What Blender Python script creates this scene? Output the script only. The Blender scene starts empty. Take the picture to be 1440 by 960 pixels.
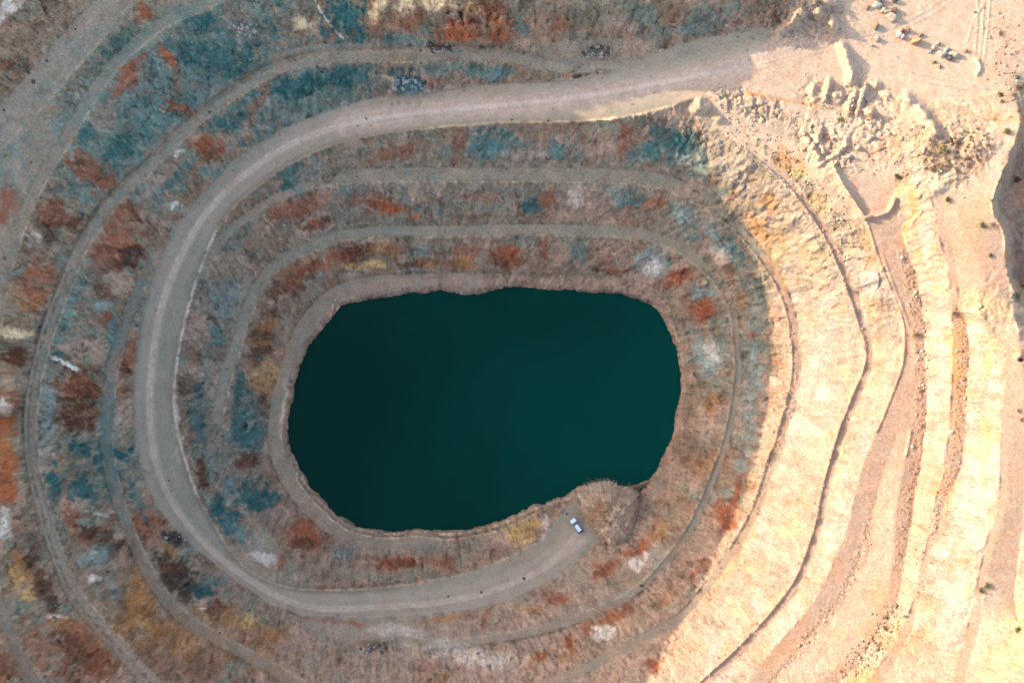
# look settings
ALB = (1.21, 1.04, .855)
WATER_A = (.0, .0215, .0140); WATER_B = (.0, .0405, .0300)
SUN_E = 2.0; SUN_C = (1.0, .885, .69)
SKY_S = .15; SKY_AIR = 1.0; SKY_DUST = 3.6; SKY_OZ = 0.0
EXPO = 2.14
import bpy, bmesh, math, random
import numpy as np
from mathutils import Vector, Matrix

random.seed(7)
RNG = np.random.default_rng(11)
C = bpy.context.scene.collection
R = math.radians

# ------------------------------------------------------------------ scale
# The pit was surveyed from a vertical aerial photograph: (u, v) are survey
# coordinates, z the height above the lake in metres.
CAM_H = 226.0
FOC = 1040.0
SUN_EL = 18.0
TAN_E = math.tan(R(SUN_EL))
SD = np.array([0.951, -0.309])           # horizontal direction the light travels

def to_world(u, v, z):
    k = (CAM_H - z) / FOC
    return (u - 720.0) * k, -(v - 480.0) * k, z

# ------------------------------------------------------------------ noise
_perm = RNG.permutation(256)
_perm = np.concatenate([_perm, _perm, _perm]).astype(np.int32)
_ga = np.linspace(0, 2 * np.pi, 256, endpoint=False)
_gx, _gy = np.cos(_ga).astype(np.float32), np.sin(_ga).astype(np.float32)

def pnoise(x, y, seed=0):
    x = np.asarray(x, np.float32) + seed * 17.31
    y = np.asarray(y, np.float32) - seed * 9.73
    xi = np.floor(x).astype(np.int32); yi = np.floor(y).astype(np.int32)
    xf = x - xi; yf = y - yi
    xi &= 255; yi &= 255
    sx = xf * xf * xf * (xf * (xf * 6 - 15) + 10)
    sy = yf * yf * yf * (yf * (yf * 6 - 15) + 10)
    a = _perm[xi] + yi; b = _perm[xi + 1] + yi
    h00, h01, h10, h11 = _perm[a], _perm[a + 1], _perm[b], _perm[b + 1]
    n00 = _gx[h00] * xf + _gy[h00] * yf
    n10 = _gx[h10] * (xf - 1) + _gy[h10] * yf
    n01 = _gx[h01] * xf + _gy[h01] * (yf - 1)
    n11 = _gx[h11] * (xf - 1) + _gy[h11] * (yf - 1)
    r0 = n00 + sx * (n10 - n00); r1 = n01 + sx * (n11 - n01)
    return (r0 + sy * (r1 - r0)) * 1.5

def fbm(x, y, octs=4, seed=0, gain=0.5, lac=2.03):
    s = 0; a = 1.0; t = 0
    for i in range(octs):
        s = s + a * pnoise(x, y, seed + i * 3.7)
        t += a; a *= gain
        x = x * lac; y = y * lac
    return s / t * 1.4

def ridged(x, y, octs=4, seed=0, gain=0.5):
    s = 0; a = 1.0; t = 0
    for i in range(octs):
        s = s + a * (1 - np.abs(pnoise(x, y, seed + i * 5.1)) * 2.0)
        t += a; a *= gain
        x = x * 2.1; y = y * 2.1
    return s / t

def cells(x, y, seed=0):
    """broken-rock pattern: per point the facet height of its block, and the distance to the block's edge"""
    x = np.asarray(x, np.float32) + seed * 13.7; y = np.asarray(y, np.float32) + seed * 7.9
    xi = np.floor(x).astype(np.int32); yi = np.floor(y).astype(np.int32)
    f1 = np.full(x.shape, 9, np.float32); f2 = f1.copy(); val = np.zeros_like(f1)
    for i in (-1, 0, 1):
        for j in (-1, 0, 1):
            h = _perm[(_perm[(xi + i) & 255] + yi + j) & 255]; h2 = _perm[h + 57]; h3 = _perm[h + 131]
            dx = xi + i + h / 255.0 - x; dy = yi + j + h2 / 255.0 - y
            d = (dx * dx + dy * dy).astype(np.float32)
            v = (h3 / 127.5 - 1 + dx * (h2 / 127.5 - 1) * 1.3 + dy * (h / 127.5 - 1) * 1.3).astype(np.float32)
            c = d < f1
            f2 = np.where(c, f1, np.minimum(f2, d)); f1 = np.where(c, d, f1); val = np.where(c, v, val)
    return val, np.sqrt(f2) - np.sqrt(f1)

def sstep(a, b, x):
    t = np.clip((x - a) / (b - a), 0, 1)
    return t * t * (3 - 2 * t)

# ------------------------------------------------------------------ helpers on polylines
def dense(pl, step=0.7):
    out = []
    pl = [tuple(map(float, p)) for p in pl]
    for p, q in zip(pl[:-1], pl[1:]):
        n = max(1, int(math.hypot(q[0] - p[0], q[1] - p[1]) / step))
        for i in range(n):
            t = i / n
            out.append([a + (b - a) * t for a, b in zip(p, q)])
    out.append(list(pl[-1]))
    return np.array(out)

def smooth_pl(pl, n=2):
    """Chaikin corner cutting, end points kept."""
    pl = [tuple(map(float, p)) for p in pl]
    for _ in range(n):
        o = [pl[0]]
        for p, q in zip(pl[:-1], pl[1:]):
            o.append(tuple(a * .75 + b * .25 for a, b in zip(p, q)))
            o.append(tuple(a * .25 + b * .75 for a, b in zip(p, q)))
        o.append(pl[-1]); pl = o
    return pl

def offs(pl, d, dz=0.0):
    """shift a polyline sideways (positive: to the right of its direction on the survey sheet)"""
    a = np.array([p[:2] for p in pl], float)
    t = np.gradient(a, axis=0)
    t /= np.maximum(np.linalg.norm(t, axis=1, keepdims=True), 1e-6)
    n = np.stack([-t[:, 1], t[:, 0]], 1)
    b = a + n * d
    return [(x, y, (p[2] if len(p) > 2 else 0) + dz) for (x, y), p in zip(b, pl)]

def withz(pl, *zs):
    """give a 2-D polyline heights spread evenly along its length"""
    a = np.array(pl, float)
    s = np.concatenate([[0], np.cumsum(np.linalg.norm(np.diff(a, axis=0), axis=1))]); s /= s[-1]
    z = np.interp(s, np.linspace(0, 1, len(zs)), zs)
    return [(p[0], p[1], zz) for p, zz in zip(pl, z)]

# ------------------------------------------------------------------ surveyed lines
SHORE = [(480,427),(510,423),(543,417),(572,412),(593,412),(620,407),(647,413),(670,414),(684,410),(693,406),
 (713,403),(740,404),(763,406),(790,407),(813,410),(845,411),(873,412),(897,420),(912,426),(923,433),(933,446),(940,460),
 (947,475),(951,489),(955,507),(958,523),(958,540),(956,555),(951,580),(948,603),(942,620),(934,638),(928,650),(922,663),
 (915,674),(906,684),(896,689),(884,688),(874,686),(860,681),(843,677),(830,680),(818,682),(806,690),(796,697),(775,703),
 (750,710),(728,722),(710,730),(695,735),(680,739),(660,743),(647,746),(623,747),(605,744),(590,743),(568,746),(548,748),(522,744),
 (500,740),(488,731),(476,724),(466,714),(452,700),(437,684),(424,664),(413,643),(406,625),(404,608),(405,590),(411,560),(414,542),(418,526),
 (423,510),(428,497),(437,482),(447,469),(455,458),(466,446),(473,435),(480,427)]
# haul road: outer and inner edge, dropping from the plateau to the lake
ROAD_O = [(1110,30,31),(1027,47,30),(960,60,29.5),(913,80,29),(847,103,28),(780,115,27.2),(680,119,26),(613,129,25.2),
 (530,137,24.2),(480,148,23.7),(400,180,22.4),(333,222,21.4),(283,272,20.6),(248,315,19.9),(222,365,19.1),(205,420,18.2),
 (194,475,17.3),(189,530,16.6),(187,573,16),(192,630,15.1),(203,675,14.4),(220,712,13.8),(255,752,13.2),(293,784,12.5),
 (333,817,11.9),(383,850,11.3),(433,866,10.8),(480,867,10.3),(540,867,9.8),(600,863,9.2),(660,856,8.5),(720,842,7.8),
 (770,818,6.8),(800,793,6),(830,770,5),(846,755,4.5),(848,740,4.2),(838,722,3.7)]
ROAD_I = [(1010,126,29.6),(940,150,28.7),(880,166,27.9),(800,172,27),(700,172,26),(600,180,25),(540,187,24.2),(480,199,23.5),
 (430,218,22.7),(383,245,21.8),(333,285,20.8),(305,320,20),(282,375,19.1),(265,430,18.2),(253,480,17.3),(247,520,16.7),
 (243,567,16),(249,605,15.4),(258,640,14.9),(275,693,14),(300,737,13.3),(333,790,12.2),(365,812,11.7),(405,828,11.2),
 (480,830,10.5),(560,824,9.6),(630,813,8.7),(680,798,8),(720,782,7.2),(765,758,6),(782,730,4.6),(794,714,3.6),(806,706,3.2),(820,708,3.2)]
# toe of the lowest wall (outer edge of the ledge above the water)
TOE0 = withz([(915,712),(932,690),(945,652),(960,610),(970,570),(975,535),(972,500),(963,460),(950,430),(930,410),(905,397),(880,388),
 (830,386),(760,387),(700,384),(600,383),(530,386),(485,394),(450,415),(427,442),(408,472),(396,505),(385,545),(378,580),(375,620),
 (385,660),(405,692),(435,730),(470,757)], 2.2,2.6,3,3,2.6,2.6,2.4,2.2)
# bench one: inner crest, two runs
C1 = withz([(430,884),(480,902),(547,905),(613,903),(680,895),(757,883),(807,867),(857,847),(902,822),(960,755),(987,700),(1005,650),
 (1013,633),(1028,570),(1034,520),(1031,480),(1027,437),(1010,403),(980,373),(950,350),(907,338),(880,333),(813,331),(747,329),(680,330),
 (613,333),(547,331),(480,337),(450,349),(417,363),(383,384),(363,416),(350,453),(340,487),(330,513),(320,547),(313,590),(312,620),
 (320,660),(333,707),(353,733),(383,760),(407,783)], 12,11.8,11.4,11,10.6,10.2,9.8,9.6,9.6,9.6,9.8,10,10.2,10.4,10.2,9.6,8.6)
# bench two: inner crest along the top and the right, then off the bottom and back up the left
C2 = withz([(288,388),(305,350),(330,325),(360,301),(400,279),(440,264),(480,257),(560,255),(640,255),(760,255),(860,256),(920,261),(960,275),
 (1000,297),(1030,322),(1055,350),(1078,380),(1100,420),(1110,460),(1114,500),(1113,530),(1106,565),(1090,620),(1078,650),(1066,690),
 (1050,730),(1025,770),(1000,805),(975,840),(950,867),(905,888),(860,912),(800,943),(720,972),(640,990),(540,995),(470,982)],
 18.8,18.2,17.6,17.5,17.5,17.6,17.8,18,18,18,18.2,18.4)
B2L = withz([(470,985),(430,966),(390,944),(345,918),(300,895),(262,873),(230,840),(200,790),(183,750),(165,700),(150,640),(151,580),(156,530),
 (166,490),(178,450),(196,405),(215,362)], 18.6,18.7,18.8,18.9,19,19.1,19.2)
# bench three (outer track) centre line, from the haul road at the top round to the lower left
B3 = withz([(885,94),(857,95),(813,96),(763,90),(713,78),(647,74),(580,77),(480,78),(427,84),(377,98),(333,127),(293,153),(253,187),(217,227),
 (173,263),(143,300),(110,350),(85,415),(66,463),(48,533),(42,573),(42,637),(48,670),(57,707),(75,767),(98,827),(133,873),(173,913),(213,957),
 (250,990),(320,1040)], 28.4,29.2,29.6,29.8,29.8,29.6,29.4,29.2,29,28.8,28.6)
# right wall
C3 = withz([(960,148),(993,166),(1017,187),(1050,213),(1083,240),(1110,265),(1137,298),(1158,330),(1177,370),(1193,413),(1207,453),(1217,487),
 (1218,503),(1213,524),(1203,545),(1193,570),(1180,603),(1169,640),(1157,680),(1150,723),(1137,767),(1123,807),(1100,840),(1070,877),(1027,920),
 (983,958),(930,1010),(860,1060)], 28,27.8,27.6,27.6,27.6,27.4,27.2,27,27)
C4 = withz([(1172,233),(1187,263),(1203,285),(1217,307),(1223,323),(1233,357),(1247,393),(1263,430),(1271,455),(1273,482),(1270,513),(1260,540),
 (1247,573),(1233,607),(1216,645),(1204,690),(1195,733),(1178,780),(1162,812),(1138,855),(1108,890),(1083,915),(1058,950),(1020,1000),(950,1060)],
 31.2,31.4,31.5,31.5,31.2,30.8,30.4,30,29.8)
T4 = withz([(1262,612),(1247,645),(1234,690),(1224,733),(1211,780),(1197,812),(1173,852),(1142,890),(1112,925),(1085,960),(1040,1015),(975,1075)],
 31.6,31.2,30.8,30.4,30.2)
C5 = withz([(1281,597),(1278,630),(1270,657),(1259,723),(1257,773),(1250,830),(1230,887),(1175,940),(1110,1000),(1050,1060)], 31.9,33,33.5,33.6,33.6)
T5 = withz([(1262,300),(1270,330),(1277,353),(1290,387),(1294,420),(1300,453),(1301,487),(1303,520),(1304,553),(1302,600),(1297,640),(1288,690),
 (1281,750),(1271,800),(1264,840),(1244,880),(1208,930),(1150,990),(1090,1060)], 31.8,31.9,32,32.2,33.2,33.8,34,34)
C6 = withz([(1306,195),(1297,225),(1303,252),(1312,285),(1317,320),(1327,353),(1336,400),(1338,453),(1338,520),(1337,570),(1330,637),(1317,690),
 (1310,733),(1297,783),(1281,853),(1262,900),(1225,950),(1170,1030)], 36.2,36.6,37,37,37,37,37,37)
T6 = withz([(1346,405),(1351,430),(1361,453),(1363,520),(1360,560),(1357,640),(1330,703),(1318,737),(1305,783),(1291,853),(1275,905),(1242,955),(1195,1030)],
 37.3,37.3,37.3,37.3,37.3)
C7 = withz([(1378,440),(1395,460),(1410,478),(1413,520),(1407,570),(1406,637),(1406,707),(1393,740),(1380,790),(1373,823),(1362,880),(1345,950),(1320,1040)],
 40,42.6,43,43,43,42.5,42,42)
TL = withz([(1262,300),(1258,270),(1262,240),(1270,215),(1290,202)], 31.8,31.8,32,33,35)

ZL = []                                   # (list of (u,v,z))
def zline(pl, sm=2): ZL.append(smooth_pl(pl, sm) if sm else pl)
cen = np.array([680.0, 575.0])
def radial(pl, d, z):
    o = []
    for p in pl:
        q = np.array(p[:2], float); r = q - cen; q = q + r / np.linalg.norm(r) * d
        o.append((q[0], q[1], z))
    return o
zline([(u, v, 0.0) for u, v in SHORE], 0)
zline(radial(SHORE, -14, -2.5), 0)
zline(radial(SHORE, -60, -8), 0)
zline(radial([p for p in SHORE if not (770 < p[0] < 915 and p[1] > 660)], 7, 1.5)[:36], 0)
zline(radial([p for p in SHORE if not (770 < p[0] < 915 and p[1] > 660)], 7, 1.5)[37:], 0)
zline(TOE0)
zline([(470,757,2.2),(500,766,2.4),(540,773,2.6),(600,772,2.6),(660,766,2.6),(710,752,2.5),(750,735,2.6),(780,712,2.8)])
zline(C1); zline(offs(C1[3:17], 10, .25)); zline(offs(C1[18:37], 15, .35))
zline(C2); zline(offs(C2[6:13], -20, .4)); zline(offs(C2[14:], -13, .3)); zline(offs(C2[:6], -12, .3))
zline(offs(B2L, 8, .1)); zline(offs(B2L, -8, 0))
zline(offs(B3, 11, .2)); zline(offs(B3, -9, 0))
zline(ROAD_O); zline(ROAD_I)
for t in (0.33, 0.67):
    a = dense(ROAD_O, 4); b = dense(ROAD_I, 4)
    n = 200
    ia = np.linspace(0, len(a) - 1, n).astype(int); ib = np.linspace(0, len(b) - 1, n).astype(int)
    m = a[ia] * (1 - t) + b[ib] * t
    zline([tuple(p) for p in m[8:-4]], 0)
zline(C3); zline(offs(C3[3:], -11, .2))
zline(C4); zline(offs(C4[2:14], -9, .1)); zline(T4); zline(C5); zline(T5); zline(C6); zline(T6); zline(C7); zline(TL)
zline(offs(C6[3:9], -12, .2)); zline(offs(C7[3:], -12, .3))
# pit crest up to the plateau and the plateau itself
zline([(1010,126,29.6),(1035,128,29.8),(1060,138,30),(1085,150,30),(1120,160,30.2),(1150,175,30.6),(1165,200,31),(1172,233,31.2)])
zline([(1000,150,29.0),(1040,175,28.8),(1080,205,28.8),(1120,235,29.2),(1150,262,29.6),(1175,300,30)])
zline([(1120,90,30.6),(1200,55,31.2),(1300,60,32),(1400,60,33),(1560,70,34)])
zline([(1130,-40,31.6),(1200,0,31.8),(1300,-20,32.4),(1440,-30,34),(1560,-60,35)])
zline([(1100,120,30.2),(1180,130,31),(1250,135,31.6),(1320,140,32.6),(1400,130,33.4)])
zline([(1185,160,31.2),(1230,180,31.6),(1260,195,32)])
zline([(1190,250,31.5),(1215,250,31.5),(1245,255,31.6)])
zline([(1225,300,31.6),(1245,296,31.7)])
zline([(1235,330,31.6),(1255,400,31.7),(1285,470,31.8),(1290,520,31.8),(1275,570,31.8)])
zline([(1315,190,35.4),(1350,175,35.2),(1400,170,35.6),(1428,172,36)])
zline([(1320,240,37),(1360,215,36.8),(1405,200,36.8)])
zline([(1345,300,37.4),(1370,350,37.8),(1390,400,38.6)])
# cliff at the right edge, dropping into the neighbouring cut
CL = [(1428,140,34.6),(1437,165,36),(1432,185,36.6),(1425,210,37.2),(1412,240,37.6),(1401,265,37.8),(1395,290,38),(1401,306,38),(1413,325,38),
      (1415,350,38.2),(1417,390,38.6),(1428,411,39)]
zline(CL)
zline([(1520,411,39),(1560,430,40)])
zline([(1448,170,27),(1444,200,27),(1436,225,26.5),(1424,250,26),(1414,275,26),(1409,290,26),(1416,306,26),(1426,330,26),(1428,360,26.4),(1431,392,28),(1437,404,30)])
zline([(1475,190,25),(1465,240,24),(1458,290,23),(1460,350,23)])
zline([(1540,190,25),(1540,240,24),(1540,290,23),(1540,350,23),(1540,390,24)])
zline([(1425,440,41),(1440,520,43.6),(1440,620,43.6),(1440,720,43.5),(1430,800,43.4),(1425,855,43.4),(1440,890,46.0),(1440,960,49.5),(1430,1040,52)])
zline([(1540,450,43),(1545,640,45),(1550,760,49),(1555,900,56),(1555,1080,60)])
zline([(1385,835,43.2),(1378,880,42.8),(1366,930,42.6),(1350,1000,42.4)])
# ground at the upper left, stepping up towards the rim
zline(offs(withz([(900,50),(800,55),(730,62),(650,63),(560,62),(480,58),(420,66),(370,80)], 30.5,30.4,30.4,30.3,30.2,30), 0), 1)
zline(withz([(1090,-10),(1000,-5),(940,5),(880,0),(800,12),(740,15),(690,18),(640,22),(590,18),(560,10),(535,2),(500,-20)], 34,35,36.5,38,38.5,38.5,38.5,38.5))
zline(withz([(760,-60),(680,-50),(600,-52),(540,-70)], 45,47,47,46))
zline(withz([(1090,-70),(980,-60),(880,-70)], 38,41,44))
N1 = withz([(420,-60),(300,0),(233,27),(187,63),(150,100),(118,150),(98,185),(70,230),(48,270),(30,310),(17,353),(2,400),(-10,470),(-20,560),(-30,700)],
           40,38.6,38,37.6,37.4,37.2,37,37,37)
zline(offs(N1, 7, .2)); zline(offs(N1, -8, 0))
W1 = withz([(215,-60),(160,0),(118,50),(77,97),(40,140),(10,170),(-20,200),(-60,260)], 41.2,40.8,40.3,39.8,39.4,39.2)
zline(offs(W1, 22, .2)); zline(offs(W1, -24, 0))
zline(withz([(60,-60),(20,-5),(-10,40),(-60,100)], 46.5,46.5,46,46))
zline(withz([(-30,760),(7,840),(22,900),(52,955),(90,1010),(150,1070)], 37.4,37.6,37.6,37.4))
zline(withz([(-46,760),(-8,845),(8,905),(38,963),(75,1015),(135,1075)], 37.6,37.8,37.8,37.6))
zline(withz([(-110,700),(-80,900),(-20,1010),(50,1075)], 44,45,45,44))
zline(withz([(-115,300),(-110,500),(-115,640)], 44,43,43))

# ------------------------------------------------------------------ membrane surface through the lines
U0, U1, V0, V1 = -120.0, 1560.0, -80.0, 1080.0
PX = 1.5
NU = int(round((U1 - U0) / PX)) + 1; NV = int(round((V1 - V0) / PX)) + 1
def solve(lines):
    Zc = None
    for lev in (32, 16, 8, 4, 2, 1):
        h = PX * lev
        nu = int(round((U1 - U0) / h)) + 1; nv = int(round((V1 - V0) / h)) + 1
        acc = np.zeros((nv, nu)); cnt = np.zeros((nv, nu))
        for D in lines:
            i = np.round((D[:, 0] - U0) / h).astype(int); j = np.round((D[:, 1] - V0) / h).astype(int)
            ok = (i >= 0) & (i < nu) & (j >= 0) & (j < nv)
            np.add.at(acc, (j[ok], i[ok]), D[ok, 2]); np.add.at(cnt, (j[ok], i[ok]), 1)
        m = cnt > 0
        val = np.where(m, acc / np.maximum(cnt, 1), 0).astype(np.float32)
        if Zc is None:
            Z = np.full((nv, nu), val[m].mean(), np.float32)
            it = 400
        else:
            Z = resize(Zc, nv, nu); it = {16: 200, 8: 120, 4: 80, 2: 50, 1: 24}[lev]
        Z[m] = val[m]
        for _ in range(it):
            P = np.pad(Z, 1, mode='edge')
            Zn = (P[:-2, 1:-1] + P[2:, 1:-1] + P[1:-1, :-2] + P[1:-1, 2:]) * 0.25
            Z = np.where(m, val, Zn)
        Zc = Z
    return Zc
def resize(A, nv, nu):
    y = np.linspace(0, A.shape[0] - 1, nv); x = np.linspace(0, A.shape[1] - 1, nu)
    y0 = np.minimum(y.astype(int), A.shape[0] - 2); x0 = np.minimum(x.astype(int), A.shape[1] - 2)
    fy = (y - y0)[:, None].astype(np.float32); fx = (x - x0)[None, :].astype(np.float32)
    B = A[y0] * (1 - fy) + A[y0 + 1] * fy
    return B[:, x0] * (1 - fx) + B[:, x0 + 1] * fx
Zg = solve([dense(p) for p in ZL]).astype(np.float32)
uu = np.linspace(U0, U1, NU).astype(np.float32); vv = np.linspace(V0, V1, NV).astype(np.float32)
UU, VV = np.meshgrid(uu, vv)
# light rounding of the kinks
def blur(A, n=1):
    for _ in range(n):
        P = np.pad(A, 1, mode='edge')
        A = (P[:-2, 1:-1] + P[2:, 1:-1] + P[1:-1, :-2] + P[1:-1, 2:] + 4 * A) / 8
    return A
Zg = blur(Zg, 1)
Zg = np.where(Zg > 0, Zg * 1.27, Zg).astype(np.float32)       # heights stretched to steepen the walls and deepen their shading
kk = (CAM_H - Zg) / FOC
XX = (UU - 720) * kk; YY = -(VV - 480) * kk
gx = np.gradient(Zg, axis=1) / (PX * kk); gy = np.gradient(Zg, axis=0) / (PX * kk)
SL = blur(np.hypot(gx, gy), 3)                       # apparent slope
FACE = sstep(0.23, 0.56, SL)                          # 1 on the rock walls, 0 on benches

CZ = 30                                               # coarse helper grid for distance fields
def dist_line(pl, h=3.0):
    """distance in survey units to a polyline on a coarse grid, resampled to the fine one; also the position along it"""
    nu = int(round((U1 - U0) / h)) + 1; nv = int(round((V1 - V0) / h)) + 1
    a = np.array([p[:2] for p in pl], np.float32)
    x0, x1 = a[:, 0].min() - 90, a[:, 0].max() + 90; y0, y1 = a[:, 1].min() - 90, a[:, 1].max() + 90
    X = np.linspace(U0, U1, nu).astype(np.float32); Y = np.linspace(V0, V1, nv).astype(np.float32)
    ix = np.where((X >= x0) & (X <= x1))[0]; iy = np.where((Y >= y0) & (Y <= y1))[0]
    Dd = np.full((nv, nu), 200, np.float32)
    GX, GY = np.meshgrid(X[ix], Y[iy])
    best = np.full(GX.shape, 1e9, np.float32)
    for p, q in zip(a[:-1], a[1:]):
        d = q - p; L = max(float(d @ d), 1e-6)
        t = np.clip(((GX - p[0]) * d[0] + (GY - p[1]) * d[1]) / L, 0, 1)
        best = np.minimum(best, (GX - p[0] - t * d[0]) ** 2 + (GY - p[1] - t * d[1]) ** 2)
    Dd[iy[0]:iy[-1] + 1, ix[0]:ix[-1] + 1] = np.sqrt(best)
    return resize(Dd, NV, NU)
def inside(poly, h=1.5):
    """even-odd test on the fine grid"""
    a = np.array([p[:2] for p in poly], float)
    m = np.zeros((NV, NU), bool)
    for j in range(NV):
        y = vv[j] + 1e-4
        p, q = a, np.roll(a, -1, axis=0)
        c = (p[:, 1] > y) != (q[:, 1] > y)
        if not c.any(): continue
        xs = np.sort(p[c, 0] + (y - p[c, 1]) / (q[c, 1] - p[c, 1]) * (q[c, 0] - p[c, 0]))
        for s, e in zip(xs[::2], xs[1::2]):
            m[j] ^= (uu >= s) & (uu < e)
    return m
def window(u, v, r):
    i0 = max(0, int((u - r - U0) / PX)); i1 = min(NU, int((u + r - U0) / PX) + 2)
    j0 = max(0, int((v - r - V0) / PX)); j1 = min(NV, int((v + r - V0) / PX) + 2)
    return slice(j0, max(j0, j1)), slice(i0, max(i0, i1))
# ------------------------------------------------------------------ berms, spoil heaps, hollows
ADD = np.zeros_like(Zg)
def berm(pl, h, w, seed=1, rough=.6, asym=0):
    global ADD
    D = dense(smooth_pl([p[:2] for p in pl], 2), 1.2)
    s = np.arange(len(D)) * 1.2
    hh = h * (1 + rough * fbm(s / 14, s * 0 + seed, 3, seed))
    for (u, v), q in zip(D, hh):
        sl = window(u, v, w * 2.6)
        d2 = (UU[sl] - u) ** 2 + (VV[sl] - v) ** 2
        ADD[sl] = np.maximum(ADD[sl], q * np.exp(-d2 / (w * w)))
def heap(u, v, ru, rv, ang, h, seed=0, flat=0.0):
    """a dumped heap: conical with a rounded or flat top and lumpy sides"""
    r = max(ru, rv) * 1.5
    sl = window(u, v, r)
    a = R(ang); du = UU[sl] - u; dv = VV[sl] - v
    x = (du * math.cos(a) + dv * math.sin(a)) / ru; y = (-du * math.sin(a) + dv * math.cos(a)) / rv
    d = np.hypot(x, y) + 0.28 * fbm(UU[sl] / 11, VV[sl] / 11, 3, seed + 40)
    p = np.clip(1 - d, 0, 1); 
    if flat: p = np.minimum(p / (1 - flat), 1)
    p = p * p * (3 - 2 * p) * .5 + p * .5
    ADD[sl] += h * p
berm(ROAD_I[6:26], 0.8, 3.0, 2)
berm(ROAD_I[2:7], 0.45, 2.4, 3)
berm(C2[13:27], 0.42, 2.2, 4, 1.1)
berm(C3[3:26], 0.62, 2.3, 5, .9)
berm(C4[0:4], 1.5, 3.0, 6, .4); berm(C4[3:14], 0.38, 1.7, 7, .35)
berm([(1217,306),(1232,304),(1247,300),(1255,291),(1258,280)], 1.3, 3.4, 8)
berm(C1[8:20], 0.35, 2.0, 9)
berm([(1281,604),(1278,625),(1274,640)], .35, 2.4, 10)
berm(offs(B3[6:26], 7), 0.3, 2.4, 11)
berm([(770,112),(800,112),(835,107),(857,103)], .5, 2, 12)
def ditch(pl, h, w):
    D = dense(smooth_pl(pl, 2), 1.2)
    for (u, v) in D:
        sl = window(u, v, w * 2.6)
        ADD[sl] = np.minimum(ADD[sl], -h * np.exp(-((UU[sl] - u) ** 2 + (VV[sl] - v) ** 2) / (w * w)))
ditch([(898,694),(897,708),(894,722),(886,738),(872,752),(856,761)], 1.5, 3.6)
# wheel ruts and scrape marks pressed into the plateau
for du in (0, 9, 17):
    berm([(1375 + du, -5), (1374 + du * .9, 40), (1370 + du * .8, 85)], .14, 1.6, 60 + du, .8)
for a_ in ((1248,83,1290,92),(1260,98,1330,112),(1300,105,1390,125),(1280,112,1360,126),(1250,92,1270,97),(1235,75,1262,80),(1300,125,1370,138)):
    berm([a_[:2], a_[2:]], .16, 1.5, 66, .8)
berm([(1040,98),(1090,84),(1150,68),(1210,52),(1260,38)], .10, 1.6, 70, .5); berm([(1040,104),(1090,90),(1150,74),(1210,58),(1265,43)], .10, 1.6, 71, .5)
berm([(1330,-5),(1300,18),(1258,36)], .12, 1.6, 72, .6); berm([(1392,-5),(1372,20),(1360,60)], .14, 1.6, 73, .6); berm([(1345,-5),(1310,22),(1262,42)], .1, 1.6, 74, .6)
berm([(1070,62),(1100,56),(1140,46)], .14, 2, 75); berm([(1375,85),(1380,95),(1374,104)], .8, 3, 76)
# spoil berms on the upper plateau
berm([(1185,66),(1190,74),(1194,88),(1197,100),(1198,113)], 2.1, 6.6, 13, .5)
berm([(1204,120),(1201,132),(1196,146),(1193,158)], 1.2, 5.5, 14, .9)
berm([(1217,118),(1215,130),(1209,145),(1206,158)], 1.3, 5.0, 15, .9)
berm([(1275,138),(1288,147),(1300,160),(1310,174),(1317,186)], 2.2, 7.0, 16, .45)
berm([(1245,132),(1260,135),(1275,140)], 1.0, 6.0, 17)
berm([(1144,122),(1141,135),(1146,143)], .9, 4, 18); berm([(1166,115),(1164,128),(1160,140)], 1.7, 4, 18)
berm([(1146,143),(1165,150),(1185,156),(1195,157)], .8, 2.5, 19)
berm([(1190,195),(1188,208),(1178,216),(1165,222),(1150,233)], .9, 3, 20)
berm([(1130,186),(1142,205),(1152,222)], 1.4, 5, 21); berm([(1150,195),(1158,214)], 1.2, 4, 22)
heap(1122,22,15,26,30,4.2,1); heap(1150,15,22,13,40,3.6,2); heap(1171,33,10,14,-10,3.8,3); heap(1105,38,24,10,-40,2.0,4); heap(1160,2,26,10,10,4,5)
heap(1224,158,12,10,20,2.4,6); heap(1177,134,14,14,0,1.6,7); heap(1232,118,14,8,10,1.6,7)
heap(1225,192,6,5,0,1.5,8); heap(1192,205,5,5,0,1.4,9); heap(1208,208,7,5,0,1.3,10); heap(1195,220,6,4,0,1.4,11)
heap(985,150,16,14,-30,2.8,12); heap(1010,168,10,8,0,1.5,13)
heap(1435,500,9,8,0,2.6,14); heap(1436,505,4,4,0,-3.4,15)
heap(1322,262,44,13,-38,.8,16); heap(1380,205,30,20,-20,1.0,17); heap(1292,275,9,6,-50,.9,18)
# rounded rock outcrops in the cliff above the top road
heap(652,44,34,20,0,3.2,20,.45); heap(704,40,24,20,10,3.0,21,.45); heap(570,30,26,18,-20,2.2,22); heap(758,42,26,24,10,2.4,23)
heap(530,22,10,26,10,2.0,24); heap(795,35,22,16,0,1.6,25); heap(625,8,30,10,5,2.4,26)
# small cones of fallen rubble at the foot of the walls
heap(578,121,30,13,0,1.6,27); heap(612,67,24,9,0,1.3,28); heap(842,74,20,10,-10,1.4,29); heap(525,909,24,9,5,.9,30); heap(345,44,20,12,20,1.2,31)
heap(247,757,18,10,30,1.0,32)

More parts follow.
